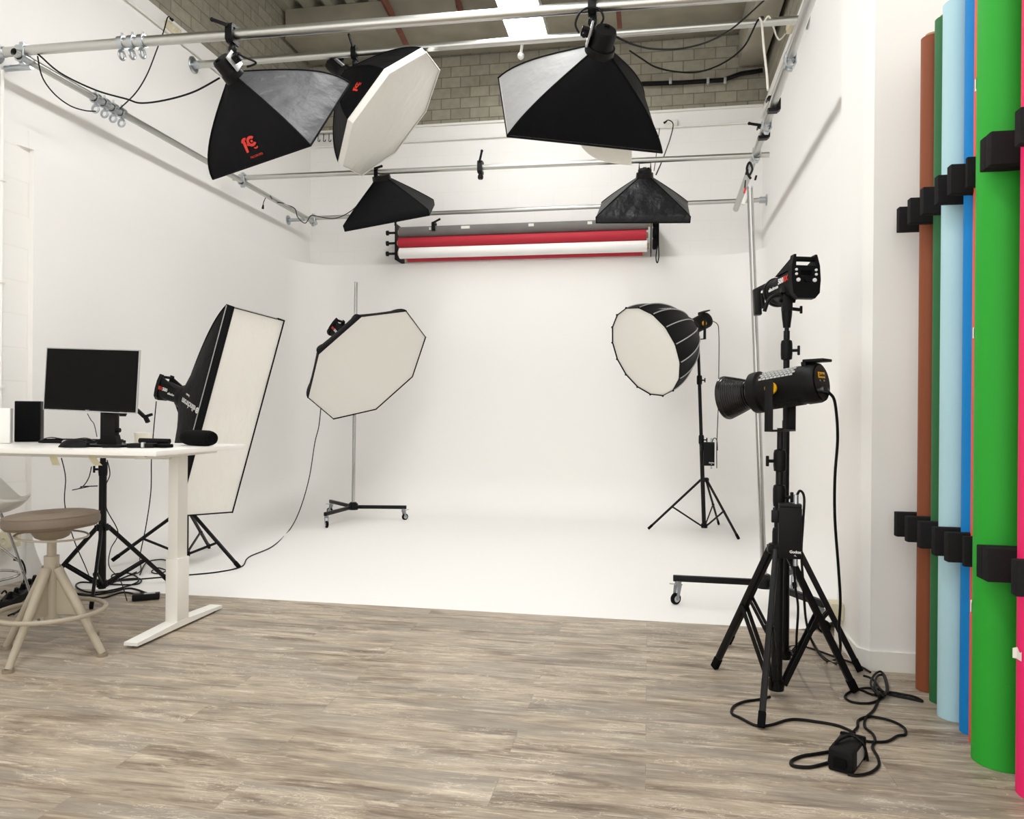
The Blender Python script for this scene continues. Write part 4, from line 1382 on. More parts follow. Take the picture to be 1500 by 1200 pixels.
for i, (x_, w_) in enumerate(((-2.45, 0.05), (-2.05, 0.10), (-1.3, 0.06), (-0.65, 0.05))):
    part(tg, 'tape_piece', G().box((x_, 8.314, ZROLL[0] + 0.02), (w_, 0.004, 0.03), M.Rotation(0.2, 3, 'X')), m_tapew)
super_clamp((-2.42, 8.33, 3.25), ax, 'small black clip clamped on the grey paper roll', (0.9, -0.2, 0.35), 0.0, 0.9)
rack_roll('red paper roll between the grey and the white roll', m_pr, ZROLL[1], 0.060, xl + 0.02, xr - 0.02)
rack_roll('white paper roll on the wall rack below the red roll', m_pw, ZROLL[2], 0.062, xl + 0.03, xr - 0.01)
rack_roll('thin red paper roll peeking out below the white roll', m_pr, 2.912, 0.034, xl + 0.10, xr - 0.06, 8.455)

# small hooks below the block wall at the back left
t = thing('hook_rail', 'small black hooks on a strip high on the back wall between the hanging softboxes', 'hook rail', at(480, 205, Y=8.68))
part(t, 'strip', G().box(at(480, 196, Y=8.69), (0.36, 0.01, 0.02)), m_silver)
for x_ in (466, 474, 482, 491):
    q = at(x_, 196, Y=8.67)
    part(t, 'hook', G().tube(spl([q, q - V((0, 0, 0.06)), q - V((0, 0.0, 0.09)), q + V((0.03, -0.02, -0.10)), q + V((0.035, -0.02, -0.08))], 5), 0.005, 6), m_black)

# ================================================================== PAPER ROLLS ON THE RIGHT WALL
rolls = [('brown', (136, 74, 46), 1.16, 3.435, 0.045, 2.73), ('dark green', (44, 104, 60), 1.17, 3.30, 0.047, 2.74), ('pale blue', (176, 212, 222), 1.156, 3.142, 0.058, 2.72),
         ('bright blue', (0, 128, 204), 1.172, 3.005, 0.047, 2.76), ('coral', (232, 92, 76), 1.175, 2.915, 0.052, 2.74), ('vivid green', (40, 162, 46), 1.16, 2.765, 0.085, 2.74), ('hot pink', (238, 36, 108), 1.188, 2.54, 0.075, 2.74)]
where = {'brown': 'farthest along the wall row', 'dark green': 'beside the brown one', 'pale blue': 'thick, beside the dark green one', 'bright blue': 'beside the thick green one',
         'coral': 'a sliver showing behind the vivid green one', 'vivid green': 'thickest of the wall row', 'hot pink': 'at the picture edge'}
for nm, rgb, x, y, r, h in rolls:
    m = mat('paper ' + nm, rgb, 0.62, spec=0.3, bump=(3, 0.04))
    t = thing('backdrop_roll', '%s paper roll standing upright on the floor, %s' % (nm, where[nm]), 'paper roll', (x, y, 0), group='paper rolls along the right wall')
    part(t, 'paper', G().lathe([(0.03, 0.001), (r, 0.001), (r, h), (0.03, h)], (x, y, 0), None, 48), m)
    part(t, 'core', G().lathe([(0.024, 0.0005), (0.029, 0.0005), (0.029, h + 0.015), (0.024, h + 0.015)], (x, y, 0), None, 24, caps=False), m_card)
    tapes = {'vivid green': [(1419, 490, 0.035, 0.03), (1420, 886, 0.04, 0.035), (1427, 128, 0.04, 0.02)], 'hot pink': [(1496, 957, 0.03, 0.04)]}.get(nm, [])
    for (px_, py_, th, tw_) in tapes:
        a0 = 2.95 if nm == 'vivid green' else 3.5
        zc = at(px_, py_, X=x - r * 0.8).z
        g = G()
        vs, fs = [], []
        for i in range(7):
            a = a0 - 0.55 + i * 0.07
            off = 0.0015 + (0.010 * (i == 0))
            for z in (zc - th / 2, zc + th / 2 + 0.006 * math.sin(i)):
                vs.append((x + (r + off) * math.cos(a), y + (r + off) * math.sin(a), z))
        for i in range(6):
            fs.append((2 * i, 2 * i + 2, 2 * i + 3, 2 * i + 1))
        part(t, 'tape_piece', g.add(vs, fs), m_tapew)
names = ['left of the brown roll', 'between the brown and dark green rolls', 'between the dark green and pale blue rolls', 'between the pale blue and bright blue rolls',
         'between the bright blue and coral rolls', 'half hidden beside the vivid green roll', 'across the front of the vivid green roll', 'beside the hot pink roll']
ys = [3.507, 3.368, 3.219, 3.066, 2.942, 2.858, 2.645, 2.43]
for row, zc in (('upper', 1.99), ('lower', 0.68)):
    for i, y_ in enumerate(ys):
        w = 0.04 if i != 6 else 0.085
        if i == 5:
            w = 0.02
        x0 = 1.05 if i != 5 else 1.075
        g = G().box(((x0 + XN) / 2, y_, zc), (XN - x0, w if i != 6 else 0.042, 0.105), bev=0.004)
        if i == 6:
            g = G().box(((x0 + XN) / 2, y_ + 0.0215, zc), (XN - x0, 0.042, 0.105), bev=0.004).box(((x0 + XN) / 2, y_ - 0.0215, zc), (XN - x0, 0.042, 0.105), bev=0.004)
        solo('foam_block', g, m_foam, 'black foam block of the %s row, %s' % (row, names[i]), 'foam block', 'black foam blocks holding the paper rolls')

# ================================================================== DESK
DX1, DX0, DY0, DY1, DZ = -2.27, -4.06, 3.20, 4.00, 0.95
t = thing('desk', 'white standing desk with a T shaped metal leg', 'desk', ((DX0 + DX1) / 2, 3.6, 0))
part(t, 'desktop', G().box(((DX0 + DX1) / 2, (DY0 + DY1) / 2, DZ - 0.0125), (DX1 - DX0, DY1 - DY0, 0.025), bev=0.003), m_desk)
part(t, 'underframe', G().box(((DX0 + DX1) / 2 - 0.05, 3.6, DZ - 0.045), (DX1 - DX0 - 0.25, 0.10, 0.038), bev=0.004).box((-2.42, 3.6, DZ - 0.036), (0.06, 0.62, 0.022), bev=0.003), m_deskleg)
for xx in (-2.43, -3.93):
    lg = part(t, 'leg', G().box((xx, 3.61, 0.60), (0.055, 0.085, 0.64), bev=0.004).box((xx, 3.61, 0.20), (0.07, 0.10, 0.34), bev=0.004), m_deskleg)
    part(lg, 'foot_bar', G().prism([(-0.365, 0.012), (-0.365, 0.028), (-0.05, 0.042), (0.05, 0.042), (0.365, 0.028), (0.365, 0.012)], -0.037, 0.037, (xx, 3.612, 0), M(((0, 0, 1), (1, 0, 0), (0, 1, 0)))), m_deskleg)
    part(lg, 'foot_pad', G().cyl((xx, 3.29, 0.0), (xx, 3.29, 0.014), 0.02, n=16).cyl((xx, 3.93, 0.0), (xx, 3.93, 0.014), 0.02, n=16), m_rubber)
part(t, 'bolt', G().cyl((-2.36, 3.25, DZ - 0.03), (-2.36, 3.25, DZ - 0.024), 0.006).cyl((-2.33, 3.30, DZ - 0.03), (-2.33, 3.30, DZ - 0.024), 0.006), m_plast)
for i, (x_, y_) in enumerate(((78, 670), (135, 670))):
    q = at(x_, y_, Y=3.3)
    vs, fs = [], []
    for k in range(7):
        s = k / 6
        cz = q.z + 0.01 - 0.05 * s
        xo = q.x + (0.03 if i else 0.012) * s * s
        for w in (-0.022, 0.022):
            vs.append((xo + w, q.y + 0.008 * s, cz))
    for k in range(6):
        fs.append((2 * k, 2 * k + 1, 2 * k + 3, 2 * k + 2))
    solo('tape_strip', G().add(vs, fs), m_tape, 'strip of masking tape hanging under the desk edge, ' + ['near the shell seat', 'near the tripod column'][i], 'tape')

# monitor
mx_, my_, mz0, mz1 = -2.835, 3.47, 1.132, 1.455
t = thing('monitor', 'black computer monitor on a stand on the desk', 'monitor', (-2.77, 3.5, DZ))
Rm = M.Rotation(0.012, 3, 'Z') @ M.Rotation(-0.03, 3, 'X') @ M.Rotation(0.03, 3, 'Y')
cm = V((mx_, my_, (mz0 + mz1) / 2))
W_, H_ = 0.535, mz1 - mz0
part(t, 'panel', G().box(cm + Rm @ V((0, 0.0, 0)), (W_ - 0.006, 0.011, H_ - 0.006), Rm, 0.003).box(cm + Rm @ V((0, 0.02, -0.02)), (W_ * 0.6, 0.03, H_ * 0.6), Rm, 0.008), m_plast)
fr = G()
for a, b in (((-W_ / 2, -H_ / 2), (W_ / 2, -H_ / 2)), ((W_ / 2, -H_ / 2), (W_ / 2, H_ / 2)), ((W_ / 2, H_ / 2), (-W_ / 2, H_ / 2)), ((-W_ / 2, H_ / 2), (-W_ / 2, -H_ / 2))):
    fr.bar(cm + Rm @ V((a[0], 0, a[1])), cm + Rm @ V((b[0], 0, b[1])), 0.011, 0.004, Rm @ V((0, 0, 1)) if a[1] == b[1] else Rm @ V((1, 0, 0)))
part(t, 'bezel', fr, m_silver, 'thin silver bezel')
part(t, 'screen', G().box(cm + Rm @ V((0, -0.0062, 0.004)), (W_ - 0.012, 0.002, H_ - 0.02), Rm), m_screen)
Qm = M((Rm.col[0], Rm.col[2], -Rm.col[1])).transposed()
text(t, 'brand_print', 'BenQ', 0.009, cm + Rm @ V((-0.01, -0.0066, -H_ / 2 + 0.0055)), Qm, m_silverline)
sx_ = -2.765
part(t, 'stand_column', G().box((sx_, 3.53, DZ + 0.11), (0.07, 0.035, 0.21), bev=0.006).prism([(-0.035, 0.06), (-0.075, 0.008), (0.05, 0.008), (0.035, 0.06)], -0.02, 0.02, (sx_, 3.53, DZ), M.Rotation(pi / 2, 3, 'X')), m_plast)
part(t, 'stand_base', G().prism([(-0.14, -0.09), (0.13, -0.10), (0.16, 0.06), (-0.14, 0.08)], 0, 0.012, (sx_, 3.51, DZ), None), m_plast)
part(t, 'cable_hook', G().cyl((sx_ + 0.035, 3.53, DZ + 0.085), (sx_ + 0.05, 3.53, DZ + 0.085), 0.012), m_plast)

# things on the desk top
q = at(40, 646, Z=DZ)
t = thing('speaker', 'black box speaker on the desk left of the monitor', 'speaker', (-3.58, 3.86, DZ))
Rk = M.Rotation(0.62, 3, 'Z')
part(t, 'cabinet', G().box((-3.58, 3.88, DZ + 0.119), (0.13, 0.15, 0.236), Rk, 0.006), m_plast)
part(t, 'grille', G().box(V((-3.58, 3.88, DZ + 0.12)) + Rk @ V((0, -0.078, 0)), (0.122, 0.008, 0.225), Rk, 0.004), m_rubber)
t = thing('file_box', 'pale grey upright box at the left end of the desk', 'box', (-3.52, 3.6, DZ))
part(t, 'case', G().box((-3.60, 3.56, DZ + 0.0985), (0.30, 0.055, 0.195), M.Rotation(0.55, 3, 'Z'), 0.006), m_white)
part(t, 'side_band', G().box(V((-3.60, 3.56, DZ + 0.0985)) + M.Rotation(0.55, 3, 'Z') @ V((0.1505, 0, 0)), (0.003, 0.05, 0.19), M.Rotation(0.55, 3, 'Z'), 0.001), m_silverline)
t = thing('keyboard', 'low black keyboard on the desk behind the mouse', 'keyboard', (-3.1, 3.8, DZ))
Rk = M.Rotation(0.05, 3, 'Z')
part(t, 'case', G().box((-3.16, 3.80, DZ + 0.009), (0.44, 0.14, 0.016), Rk, 0.004), m_plast)
for i in range(5):
    g = G()
    for j in range(15):
        g.box(V((-3.16, 3.80, DZ + 0.019)) + Rk @ V((-0.198 + j * 0.0283, -0.052 + i * 0.026, 0)), (0.022, 0.02, 0.007), Rk, 0.002)
    part(t, 'key_row', g, m_rubber)
t = thing('computer_mouse', 'black computer mouse near the front edge of the desk', 'mouse', (-2.84, 3.34, DZ))
rings = []
for i in range(9):
    s = i / 8
    w = 0.034 * math.sin(pi * (0.08 + 0.84 * s)) ** 0.5
    hh = 0.042 * math.sin(pi * (0.06 + 0.80 * s ** 0.8)) ** 0.7
    rings.append([(-2.905 + 0.13 * s + 0.0 * math.cos(a), 3.345 + w * math.cos(a) + 0.03 * s, DZ + 0.002 + max(0, hh * math.sin(a))) for a in [2 * pi * k / 20 for k in range(20)]])
part(t, 'shell', G().loft(rings), m_plast)
part(t, 'scroll_wheel', G().cyl((-2.885, 3.342, DZ + 0.026), (-2.885, 3.356, DZ + 0.026), 0.012), m_silver)
t = thing('hard_drive', 'small black drive case lying on the desk right of the monitor stand', 'drive', (-2.53, 3.47, DZ))
part(t, 'case', G().box((-2.53, 3.46, DZ + 0.012), (0.13, 0.075, 0.022), M.Rotation(0.25, 3, 'Z'), 0.005), m_plast)
part(t, 'clip', G().box((-2.505, 3.43, DZ + 0.016), (0.014, 0.03, 0.026), M.Rotation(0.25, 3, 'Z'), 0.003), m_silver)
solo('card_reader', G().box((-2.455, 3.50, DZ + 0.01), (0.11, 0.06, 0.018), M.Rotation(-0.25, 3, 'Z'), 0.004), m_rubber, 'flat black card reader lying beside the small drive case', 'card reader')
solo('flashlight', G().cyl((-2.60, 3.53, DZ + 0.033), (-2.44, 3.55, DZ + 0.030), 0.013, 0.014).cyl((-2.56, 3.535, DZ + 0.0), (-2.56, 3.535, DZ + 0.03), 0.012), m_plast, 'thin black tube lying on top of the drive case', 'tube')
solo('stylus_pen', G().cyl((-2.70, 3.385, DZ + 0.005), (-2.61, 3.40, DZ + 0.005), 0.005, 0.003, 10), m_plast, 'short black pen on the desk in front of the monitor stand', 'pen')
t = thing('cup', 'cream paper cup on the desk behind the drive case', 'cup', (-2.89, 3.93, DZ))
part(t, 'body', G().lathe([(0, 0.001), (0.044, 0.001), (0.05, 0.06), (0.047, 0.06), (0.042, 0.005), (0, 0.005)], (-2.87, 3.93, DZ), None, 28), mat('cream paper', (228, 222, 206), 0.7))
part(t, 'rolled_rim', G().ring((-2.87, 3.93, DZ + 0.06), (0, 0, 1), 0.0485, 0.002, 28, 6), m_white)
t = thing('portable_speaker', 'black cylinder speaker lying at the right end of the desk', 'speaker', (-2.39, 3.74, DZ))
a, b = V((-2.50, 3.78, DZ + 0.043)), V((-2.295, 3.70, DZ + 0.043))
d = (b - a).normalized()
part(t, 'body', G().lathe([(0.0, 0), (0.03, 0.0), (0.038, 0.006), (0.042, 0.03), (0.043, 0.10), (0.042, 0.19), (0.038, 0.214), (0.03, 0.22), (0, 0.22)], a, zframe(d), 32), mat('speaker mesh', (9, 9, 10), 0.8, spec=0.1, bump=(300, 0.4)))
part(t, 'end_cap', G().lathe([(0.0, 0.004), (0.022, 0.004), (0.026, 0.008), (0.033, 0.008), (0.034, 0.0)], b, zframe(d), 28), m_rubber)
part(t, 'end_cap', G().lathe([(0.0, 0.004), (0.022, 0.004), (0.026, 0.008), (0.033, 0.008), (0.034, 0.0)], a, zframe(-d), 28), m_rubber)
for i, P in enumerate(([(58, 645), (75, 641), (100, 644), (125, 642), (140, 646)], [(140, 650), (152, 645), (175, 648), (190, 652)], [(208, 647), (225, 644), (250, 646)])):
    cable(['thin cable lying across the keyboard on the desk', 'thin cable running from the monitor base along the desk', 'thin cable lying behind the drive case on the desk'][i],
          [at(x_, y_, Z=DZ + 0.006 + (0.02 if i == 0 else 0)) for x_, y_ in P], 0.003)

# ================================================================== STOOL
sc = V((-2.74, 3.13, 0))
t = thing('stool', 'beige swivel stool with a taupe round leather seat', 'stool', sc)
zs0 = 0.588
tiltm = M.Rotation(-0.04, 3, 'Y')
o = V((-2.735, 3.10, zs0 + 0.0))
part(t, 'seat', G().lathe([(0, 0.0), (0.155, 0.0), (0.188, 0.006), (0.200, 0.02), (0.202, 0.045), (0.197, 0.062), (0.184, 0.069), (0.15, 0.076), (0.09, 0.074), (0.05, 0.066), (0.015, 0.060), (0, 0.059)], o, tiltm, 48), m_stoolseat)
part(t, 'seat_piping', G().ring(o + tiltm @ V((0, 0, 0.060)), tiltm @ V((0, 0, 1)), 0.1965, 0.004, 48, 6), m_stoolseat)
part(t, 'seat_plate', G().lathe([(0, -0.05), (0.05, -0.05), (0.07, -0.04), (0.095, 0.0), (0, 0.0)], o, tiltm, 28), m_stoold)
part(t, 'lever_ring', G().ring(o + V((0, 0, -0.035)), (0.06, 0, 1), 0.15, 0.005, 40, 8), m_stool)
part(t, 'gas_column', G().cyl((o.x, o.y, 0.43), (o.x, o.y, zs0 - 0.03), 0.020, n=20), m_stool)
part(t, 'column_sleeve', G().cyl((o.x, o.y, 0.16), (o.x, o.y, 0.46), 0.032, n=24), m_stool)
hubc = V((-2.735, 3.10, 0.40))
for f in ((-2.721, 2.845), (-2.483, 3.123), (-3.0, 3.127), (-2.75, 3.40)):
    f = V((f[0], f[1], 0.012))
    dd = (V((f.x, f.y, 0)) - V((hubc.x, hubc.y, 0))).normalized()
    lg = part(t, 'leg', G().cyl(hubc + dd * 0.03, f, 0.022, 0.016, 14).prism([(0.02, 0.36), (0.04, 0.345), ((V((f.x, f.y, 0)) - V((hubc.x, hubc.y, 0))).length * 0.55, 0.19), (0.02, 0.19)], -0.008, 0.008, (hubc.x, hubc.y, 0), M((dd, V((0, 0, 1)), dd.cross(V((0, 0, 1))))).transposed()), m_stool)
    part(lg, 'foot_pad', G().cyl((f.x, f.y, 0.0), (f.x, f.y, 0.014), 0.024, n=16), m_stoold)
part(t, 'foot_ring', G().ring((-2.73, 3.095, 0.205), (0, 0, 1), 0.225, 0.011, 48, 10), m_stool)

# pale shell seat with wire legs at the picture edge
t = thing('shell_chair', 'pale plastic shell seat on chrome wire legs at the left picture edge', 'chair', (-3.30, 3.35, 0))
c0 = V((-3.315, 3.30, 0.675))
vs, fs = [], []
nu, nv = 14, 10
for layer in (0, 1):
    for i in range(nu + 1):
        for j in range(nv + 1):
            u, v = i / nu * 2 - 1, j / nv * 2 - 1
            x, y = u * math.sqrt(1 - v * v / 2) * 0.21, v * math.sqrt(1 - u * u / 2) * 0.20
            z = 0.13 * max(0, -u + 0.3) ** 1.3 + 0.02 * abs(v) ** 2 + 0.035 * max(0, u) ** 2 - (0.012 if layer else 0) * 1.0 - (0.045 * (1 - max(abs(u), abs(v)) ** 2) if layer else 0)
            vs.append(c0 + V((x, y, z - 0.02)))
o1 = (nu + 1) * (nv + 1)
for i in range(nu):
    for j in range(nv):
        a = i * (nv + 1) + j
        q = (a, a + nv + 1, a + nv + 2, a + 1)
        fs.append(q)
        fs.append(tuple(o1 + k for k in reversed(q)))
border = [(i * (nv + 1)) for i in range(nu + 1)] + [nu * (nv + 1) + j for j in range(1, nv + 1)] + [i * (nv + 1) + nv for i in range(nu - 1, -1, -1)] + [j for j in range(nv - 1, 0, -1)]
for a, b in zip(border, border[1:] + border[:1]):
    fs.append((a, b, b + o1, a + o1))
part(t, 'seat_shell', G().add(vs, fs), m_shell)
for sx in (-1, 1):
    for sy in (-1, 1):
        part(t, 'leg', G().tube(spl([c0 + V((sx * 0.05, sy * 0.06, -0.07)), c0 + V((sx * 0.11, sy * 0.10, -0.28)), V((c0.x + sx * 0.19, c0.y + sy * 0.17, 0.008))], 6), 0.0065, 8), m_chrome)
part(t, 'foot_ring', G().ring((c0.x, c0.y, 0.29), (0, 0, 1), 0.16, 0.007, 36, 8), m_chrome)
part(t, 'cross_wire', G().tube([c0 + V((-0.12, -0.10, -0.32)), c0 + V((0.0, 0, -0.16)), c0 + V((0.12, 0.10, -0.32))], 0.005, 7).tube([c0 + V((-0.12, 0.10, -0.32)), c0 + V((0.0, 0, -0.16)), c0 + V((0.12, -0.10, -0.32))], 0.005, 7), m_chrome)

# ================================================================== POWER STRIPS AND CABLES, LEFT
def power_strip(label, a, b, w=0.055, h=0.042, plugs=(0.2, 0.5, 0.8)):
    a, b = V(a), V(b)
    d = (b - a).normalized()
    t = thing('power_strip', label, 'power strip', (a + b) / 2)
    part(t, 'case', G().bar(a + V((0, 0, h / 2)), b + V((0, 0, h / 2)), w, h, bev=0.006), m_plast)
    for s in plugs:
        q = a.lerp(b, s) + V((0, 0, h))
        part(t, 'socket', G().lathe([(0.022, 0), (0.022, 0.003), (0.018, 0.003), (0.017, 0.001), (0, 0.001)], q, None, 18), m_rubber)
        part(t, 'plug', G().cyl(q, q + V((0.01, -0.005, 0.035)), 0.017, 0.011, 12), m_cable)
    return t
power_strip('long black power strip on the floor along the left wall', (-3.58, 3.72, 0.0), (-3.86, 4.26, 0.0), 0.07, 0.05, (0.12, 0.3, 0.5, 0.7, 0.88))
power_strip('shorter black power strip against the left wall beside the long one', (-3.62, 3.58, 0.0), (-3.88, 3.95, 0.0), 0.06, 0.045, (0.25, 0.5, 0.75))
FL = lambda P, z=0.006: [at(x_, y_, Z=z) for x_, y_ in P]
cable('black cable plugged into the low left wall outlet, falling to the strips', [at(22, 819, X=-4.0), at(32, 822, X=-3.98), at(37, 838, X=-3.95), at(33, 862, X=-3.93), at(30, 880, X=-3.9)], 0.006, plug=0)
cable('black cable looping between the two power strips', [at(2, 870, X=-3.7), at(8, 866, X=-3.7), at(13, 880, X=-3.72), at(20, 890, X=-3.75)], 0.005)
cable('black cable arching over the long power strip', [at(40, 868, X=-3.85), at(55, 855, X=-3.88), at(68, 843, X=-3.9), at(60, 860, X=-3.85)], 0.005)
cable('black cables bundled along the wall behind the stool', [at(20, 900, Z=0.05), at(50, 880, Z=0.06), at(85, 858, Z=0.06), at(120, 872, Z=0.012), at(160, 868, Z=0.008), at(190, 862, Z=0.008), at(215, 869, Z=0.008)], 0.006)
cable('coiled black cable lying on the cove edge between the tripod legs', FL([(150, 862), (175, 850), (205, 848), (200, 856), (160, 856), (120, 853), (112, 860), (135, 868), (175, 862), (203, 851), (190, 840), (165, 842), (170, 850), (200, 838)], 0.007), 0.005)
cable('coiled black cable lying beside the desk leg', FL([(205, 842), (215, 824), (240, 820), (252, 830), (235, 840), (222, 838), (232, 832), (255, 840)], 0.007), 0.0045)
cable('black cable tangled over the power strips near the stool foot', [at(2, 880, Z=0.08), at(15, 868, Z=0.09), at(32, 872, Z=0.08), at(48, 856, Z=0.09), at(60, 862, Z=0.06), at(78, 850, Z=0.05), at(66, 872, Z=0.02), at(40, 890, Z=0.02), at(12, 902, Z=0.01)], 0.0055)
cable('black cable lying flat from the strips toward the tripod front leg', FL([(30, 898), (60, 885), (85, 876), (110, 870), (130, 872), (150, 876), (180, 868), (203, 872)], 0.007), 0.0055)
# hanging wires under the desk
cable('thin wire hanging under the desk left of the tripod column', [at(90, 671, Y=3.9), at(96, 700, Y=3.9), at(95, 740, Y=3.95), at(108, 790, Y=4.05), at(125, 830, Y=4.1), at(133, 850, Z=0.008)], 0.003)
cable('thin wire hanging under the desk from the masking tape', [at(134, 684, Y=3.9), at(130, 700, Y=3.95), at(122, 712, Y=4.0), at(112, 717, Y=4.05)], 0.003)
cable('thin wavy wire hanging right of the tripod column', [at(157, 674, Y=3.9), at(161, 695, Y=3.95), at(154, 715, Y=4.0), at(156, 745, Y=4.0), at(173, 780, Y=4.05), at(162, 805, Y=4.1), at(160, 830, Y=4.15), at(176, 850, Y=4.12), at(186, 880, Z=0.02)], 0.003)
cable('thin power wire falling from the flash of the tall softbox to the floor', [at(229, 588, Y=5.2), at(226, 620, Y=5.2), at(222, 670, Y=5.2), at(221, 720, Y=5.2), at(214, 770, Y=5.2), at(205, 815, Y=5.1), at(206, 836, Z=0.012), at(190, 843, Z=0.008)], 0.004)
cable('thin black wire behind the monitor column', [at(128, 606, Y=3.62), at(133, 615, Y=3.62), at(138, 622, Y=3.60), at(142, 640, Y=3.58)], 0.002)
t = thing('power_adapter', 'small black power adapter on the floor behind the desk foot', 'adapter', (-2.99, 4.1, 0))
Rk = M.Rotation(0.55, 3, 'Z')
part(t, 'case', G().box((-2.96, 4.09, 0.021), (0.15, 0.055, 0.036), Rk, 0.006), m_plast)
part(t, 'label_sticker', G().box(V((-2.96, 4.09, 0.0395)) + Rk @ V((0.02, 0, 0)), (0.06, 0.035, 0.001), Rk), m_silverline)
# octagon's mains lead
cable('long black lead from the octagonal softbox across the white floor', [at(470, 598, Y=7.5), at(467, 625, Y=7.5), at(461, 650, Y=7.45), at(453, 700, Y=7.3), at(440, 745, Y=7.1), at(425, 775, Z=0.008), at(400, 800, Z=0.006), at(365, 816, Z=0.006), at(354, 830, Z=0.006), at(320, 838, Z=0.006), at(270, 843, Z=0.006), at(200, 849, Z=0.006), at(165, 852, Z=0.02)], 0.005, 10)

# overhead cables
YP = 4.15
cable('black lead drooping from the left rail to the logo softbox lamp', [at(46, 70, Y=YP), at(60, 83, Y=YP), at(90, 108, Y=YP), at(140, 132, Y=YP), at(185, 145, Y=YP), at(207, 151, Y=YP), at(245, 146, Y=YP), at(285, 134, Y=YP), at(322, 114, Y=YP)], 0.0055)
cable('black lead from the high left outlet down to the left rail', [at(252, 29, X=-4.03), at(246, 25, X=-4.02), at(240, 45, X=-4.02), at(229, 75, X=-4.0), at(215, 110, X=-3.97), at(198, 137, X=-3.93), at(172, 162, X=-3.87)], 0.005, plug=0)
cable('black lead sagging below the left rail near its front end', [at(55, 82, X=-3.86), at(62, 113, X=-3.86), at(80, 138, X=-3.86), at(103, 155, X=-3.86), at(125, 162, X=-3.86), at(140, 163, X=-3.87)], 0.0045)
cable('short black lead with a plug dangling from the left rail', [at(385, 305, X=-3.86), at(386, 297, X=-3.86), at(389, 290, X=-3.87)], 0.004, plug=0)
cable('black lead wound round the back end of the left rail to the small softbox', [at(396, 287, X=-3.84), at(402, 296, X=-3.92), at(412, 297, X=-3.84), at(420, 300, X=-3.93), at(432, 306, X=-3.84), at(436, 318, X=-3.85), at(447, 327, X=-3.85), at(456, 316, X=-3.85), at(470, 318, Y=8.1), at(490, 320, Y=8.0), at(510, 312, Y=7.7), at(528, 296, Y=7.3), at(545, 272, Y=6.9)], 0.005)
cable('black lead sagging from the big softbox lamp toward the right beam', [at(888, 45, Y=4.2), at(905, 55, Y=4.25), at(930, 66, Y=4.4), at(960, 72, Y=4.6), at(1000, 71, Y=4.8), at(1040, 60, Y=5.0), at(1075, 40, Y=5.2), at(1122, -2, Y=5.4)], 0.006)
cable('black lead hanging in a deep curve below the high cross pipe', [at(922, 74, Y=6.2), at(940, 86, Y=6.2), at(960, 98, Y=6.2), at(990, 105, Y=6.2), at(1025, 105, Y=6.2), at(1060, 92, Y=6.2), at(1090, 68, Y=6.2), at(1110, 30, Y=6.2), at(1118, 25, Y=6.24)], 0.007)
cable('black loop of lead on top of the big softbox lamp', [at(848, 48, Y=4.1), at(843, 35, Y=4.1), at(850, 18, Y=4.1), at(864, 11, Y=4.1), at(878, 14, Y=4.1), at(884, 26, Y=4.1), at(880, 36, Y=4.12)], 0.006)
cable('black lead from the back wall outlet down to the small right softbox', [at(973, 180, Y=8.6), at(979, 176, Y=8.58), at(986, 182, Y=8.55), at(982, 202, Y=8.4), at(975, 222, Y=8.0), at(968, 240, Y=7.4), at(961, 256, Y=7.1)], 0.006, plug=0)
cable('thin lead hanging straight behind the small right softbox', [at(966, 188, Y=8.6), at(963, 215, Y=8.3), at(958, 250, Y=7.2)], 0.004)
cable('white cord hanging from the high cross pipe to the right rail clamp', [at(1112, 26, Y=6.2), at(1116, 36, Y=6.2), at(1119, 70, Y=6.1), at(1123, 105, Y=6.0), at(1125, 132, Y=5.85)], 0.009, m=m_cablew)
cable('white curled cord at the high right outlet', [at(1118, 34, Y=6.24), at(1126, 24, Y=6.22), at(1133, 40, Y=6.3), at(1137, 52, Y=6.5), at(1142, 58, Y=6.7), at(1150, 50, X=1.15)], 0.007, m=m_cablew)
cable('black lead coiled at the top of the logo softbox lamp', [at(336, 85, Y=4.1), at(345, 78, Y=4.06), at(358, 84, Y=4.05), at(375, 92, Y=4.08), at(362, 98, Y=4.1)], 0.006)
solo('motion_sensor', G().ball(at(763, 82, Y=6.4), 0.03, 12).cyl(at(763, 78, Y=6.4), at(766, 58, Y=6.3), 0.012), m_white, 'small white sensor hanging under the high pipe by the ceiling light', 'sensor')

# right: leads of the stands
pl_ = oL + RL @ V((0.012, -0.03, -0.30))
cable('black lead hanging from the rear of the light with reflector', [pl_, at(1214, 575, Y=3.2), at(1223, 590, Y=3.22), at(1227, 640, Y=3.28), at(1223, 700, Y=3.3), at(1223, 760, Y=3.33), at(1228, 830, Y=3.38), at(1231, 880, Y=3.4), at(1229, 920, Y=3.42), at(1231, 950, Y=3.42), at(1225, 972, Z=0.008), at(1205, 962, Z=0.008), at(1190, 940, Z=0.008), at(1182, 925, Y=3.6)], 0.006, 8, plug=0)
cable('black lead of the front power box looping down to the floor', [at(1166, 742, Y=3.18), at(1167, 728, Y=3.18), at(1172, 719, Y=3.18), at(1178, 730, Y=3.18), at(1176, 770, Y=3.18), at(1174, 810, Y=3.18), at(1177, 860, Y=3.2), at(1181, 910, Y=3.25), at(1192, 945, Y=3.3), at(1210, 968, Z=0.01), at(1226, 966, Z=0.008)], 0.005)
cable('black lead below the front power box', [at(1163, 830, Y=3.18), at(1165, 860, Y=3.2), at(1169, 890, Y=3.22), at(1167, 930, Y=3.25), at(1165, 960, Y=3.35), at(1155, 948, Z=0.008), at(1180, 948, Z=0.008), at(1222, 962, Z=0.008), at(1255, 974, Z=0.008), at(1275, 985, Z=0.008)], 0.005)
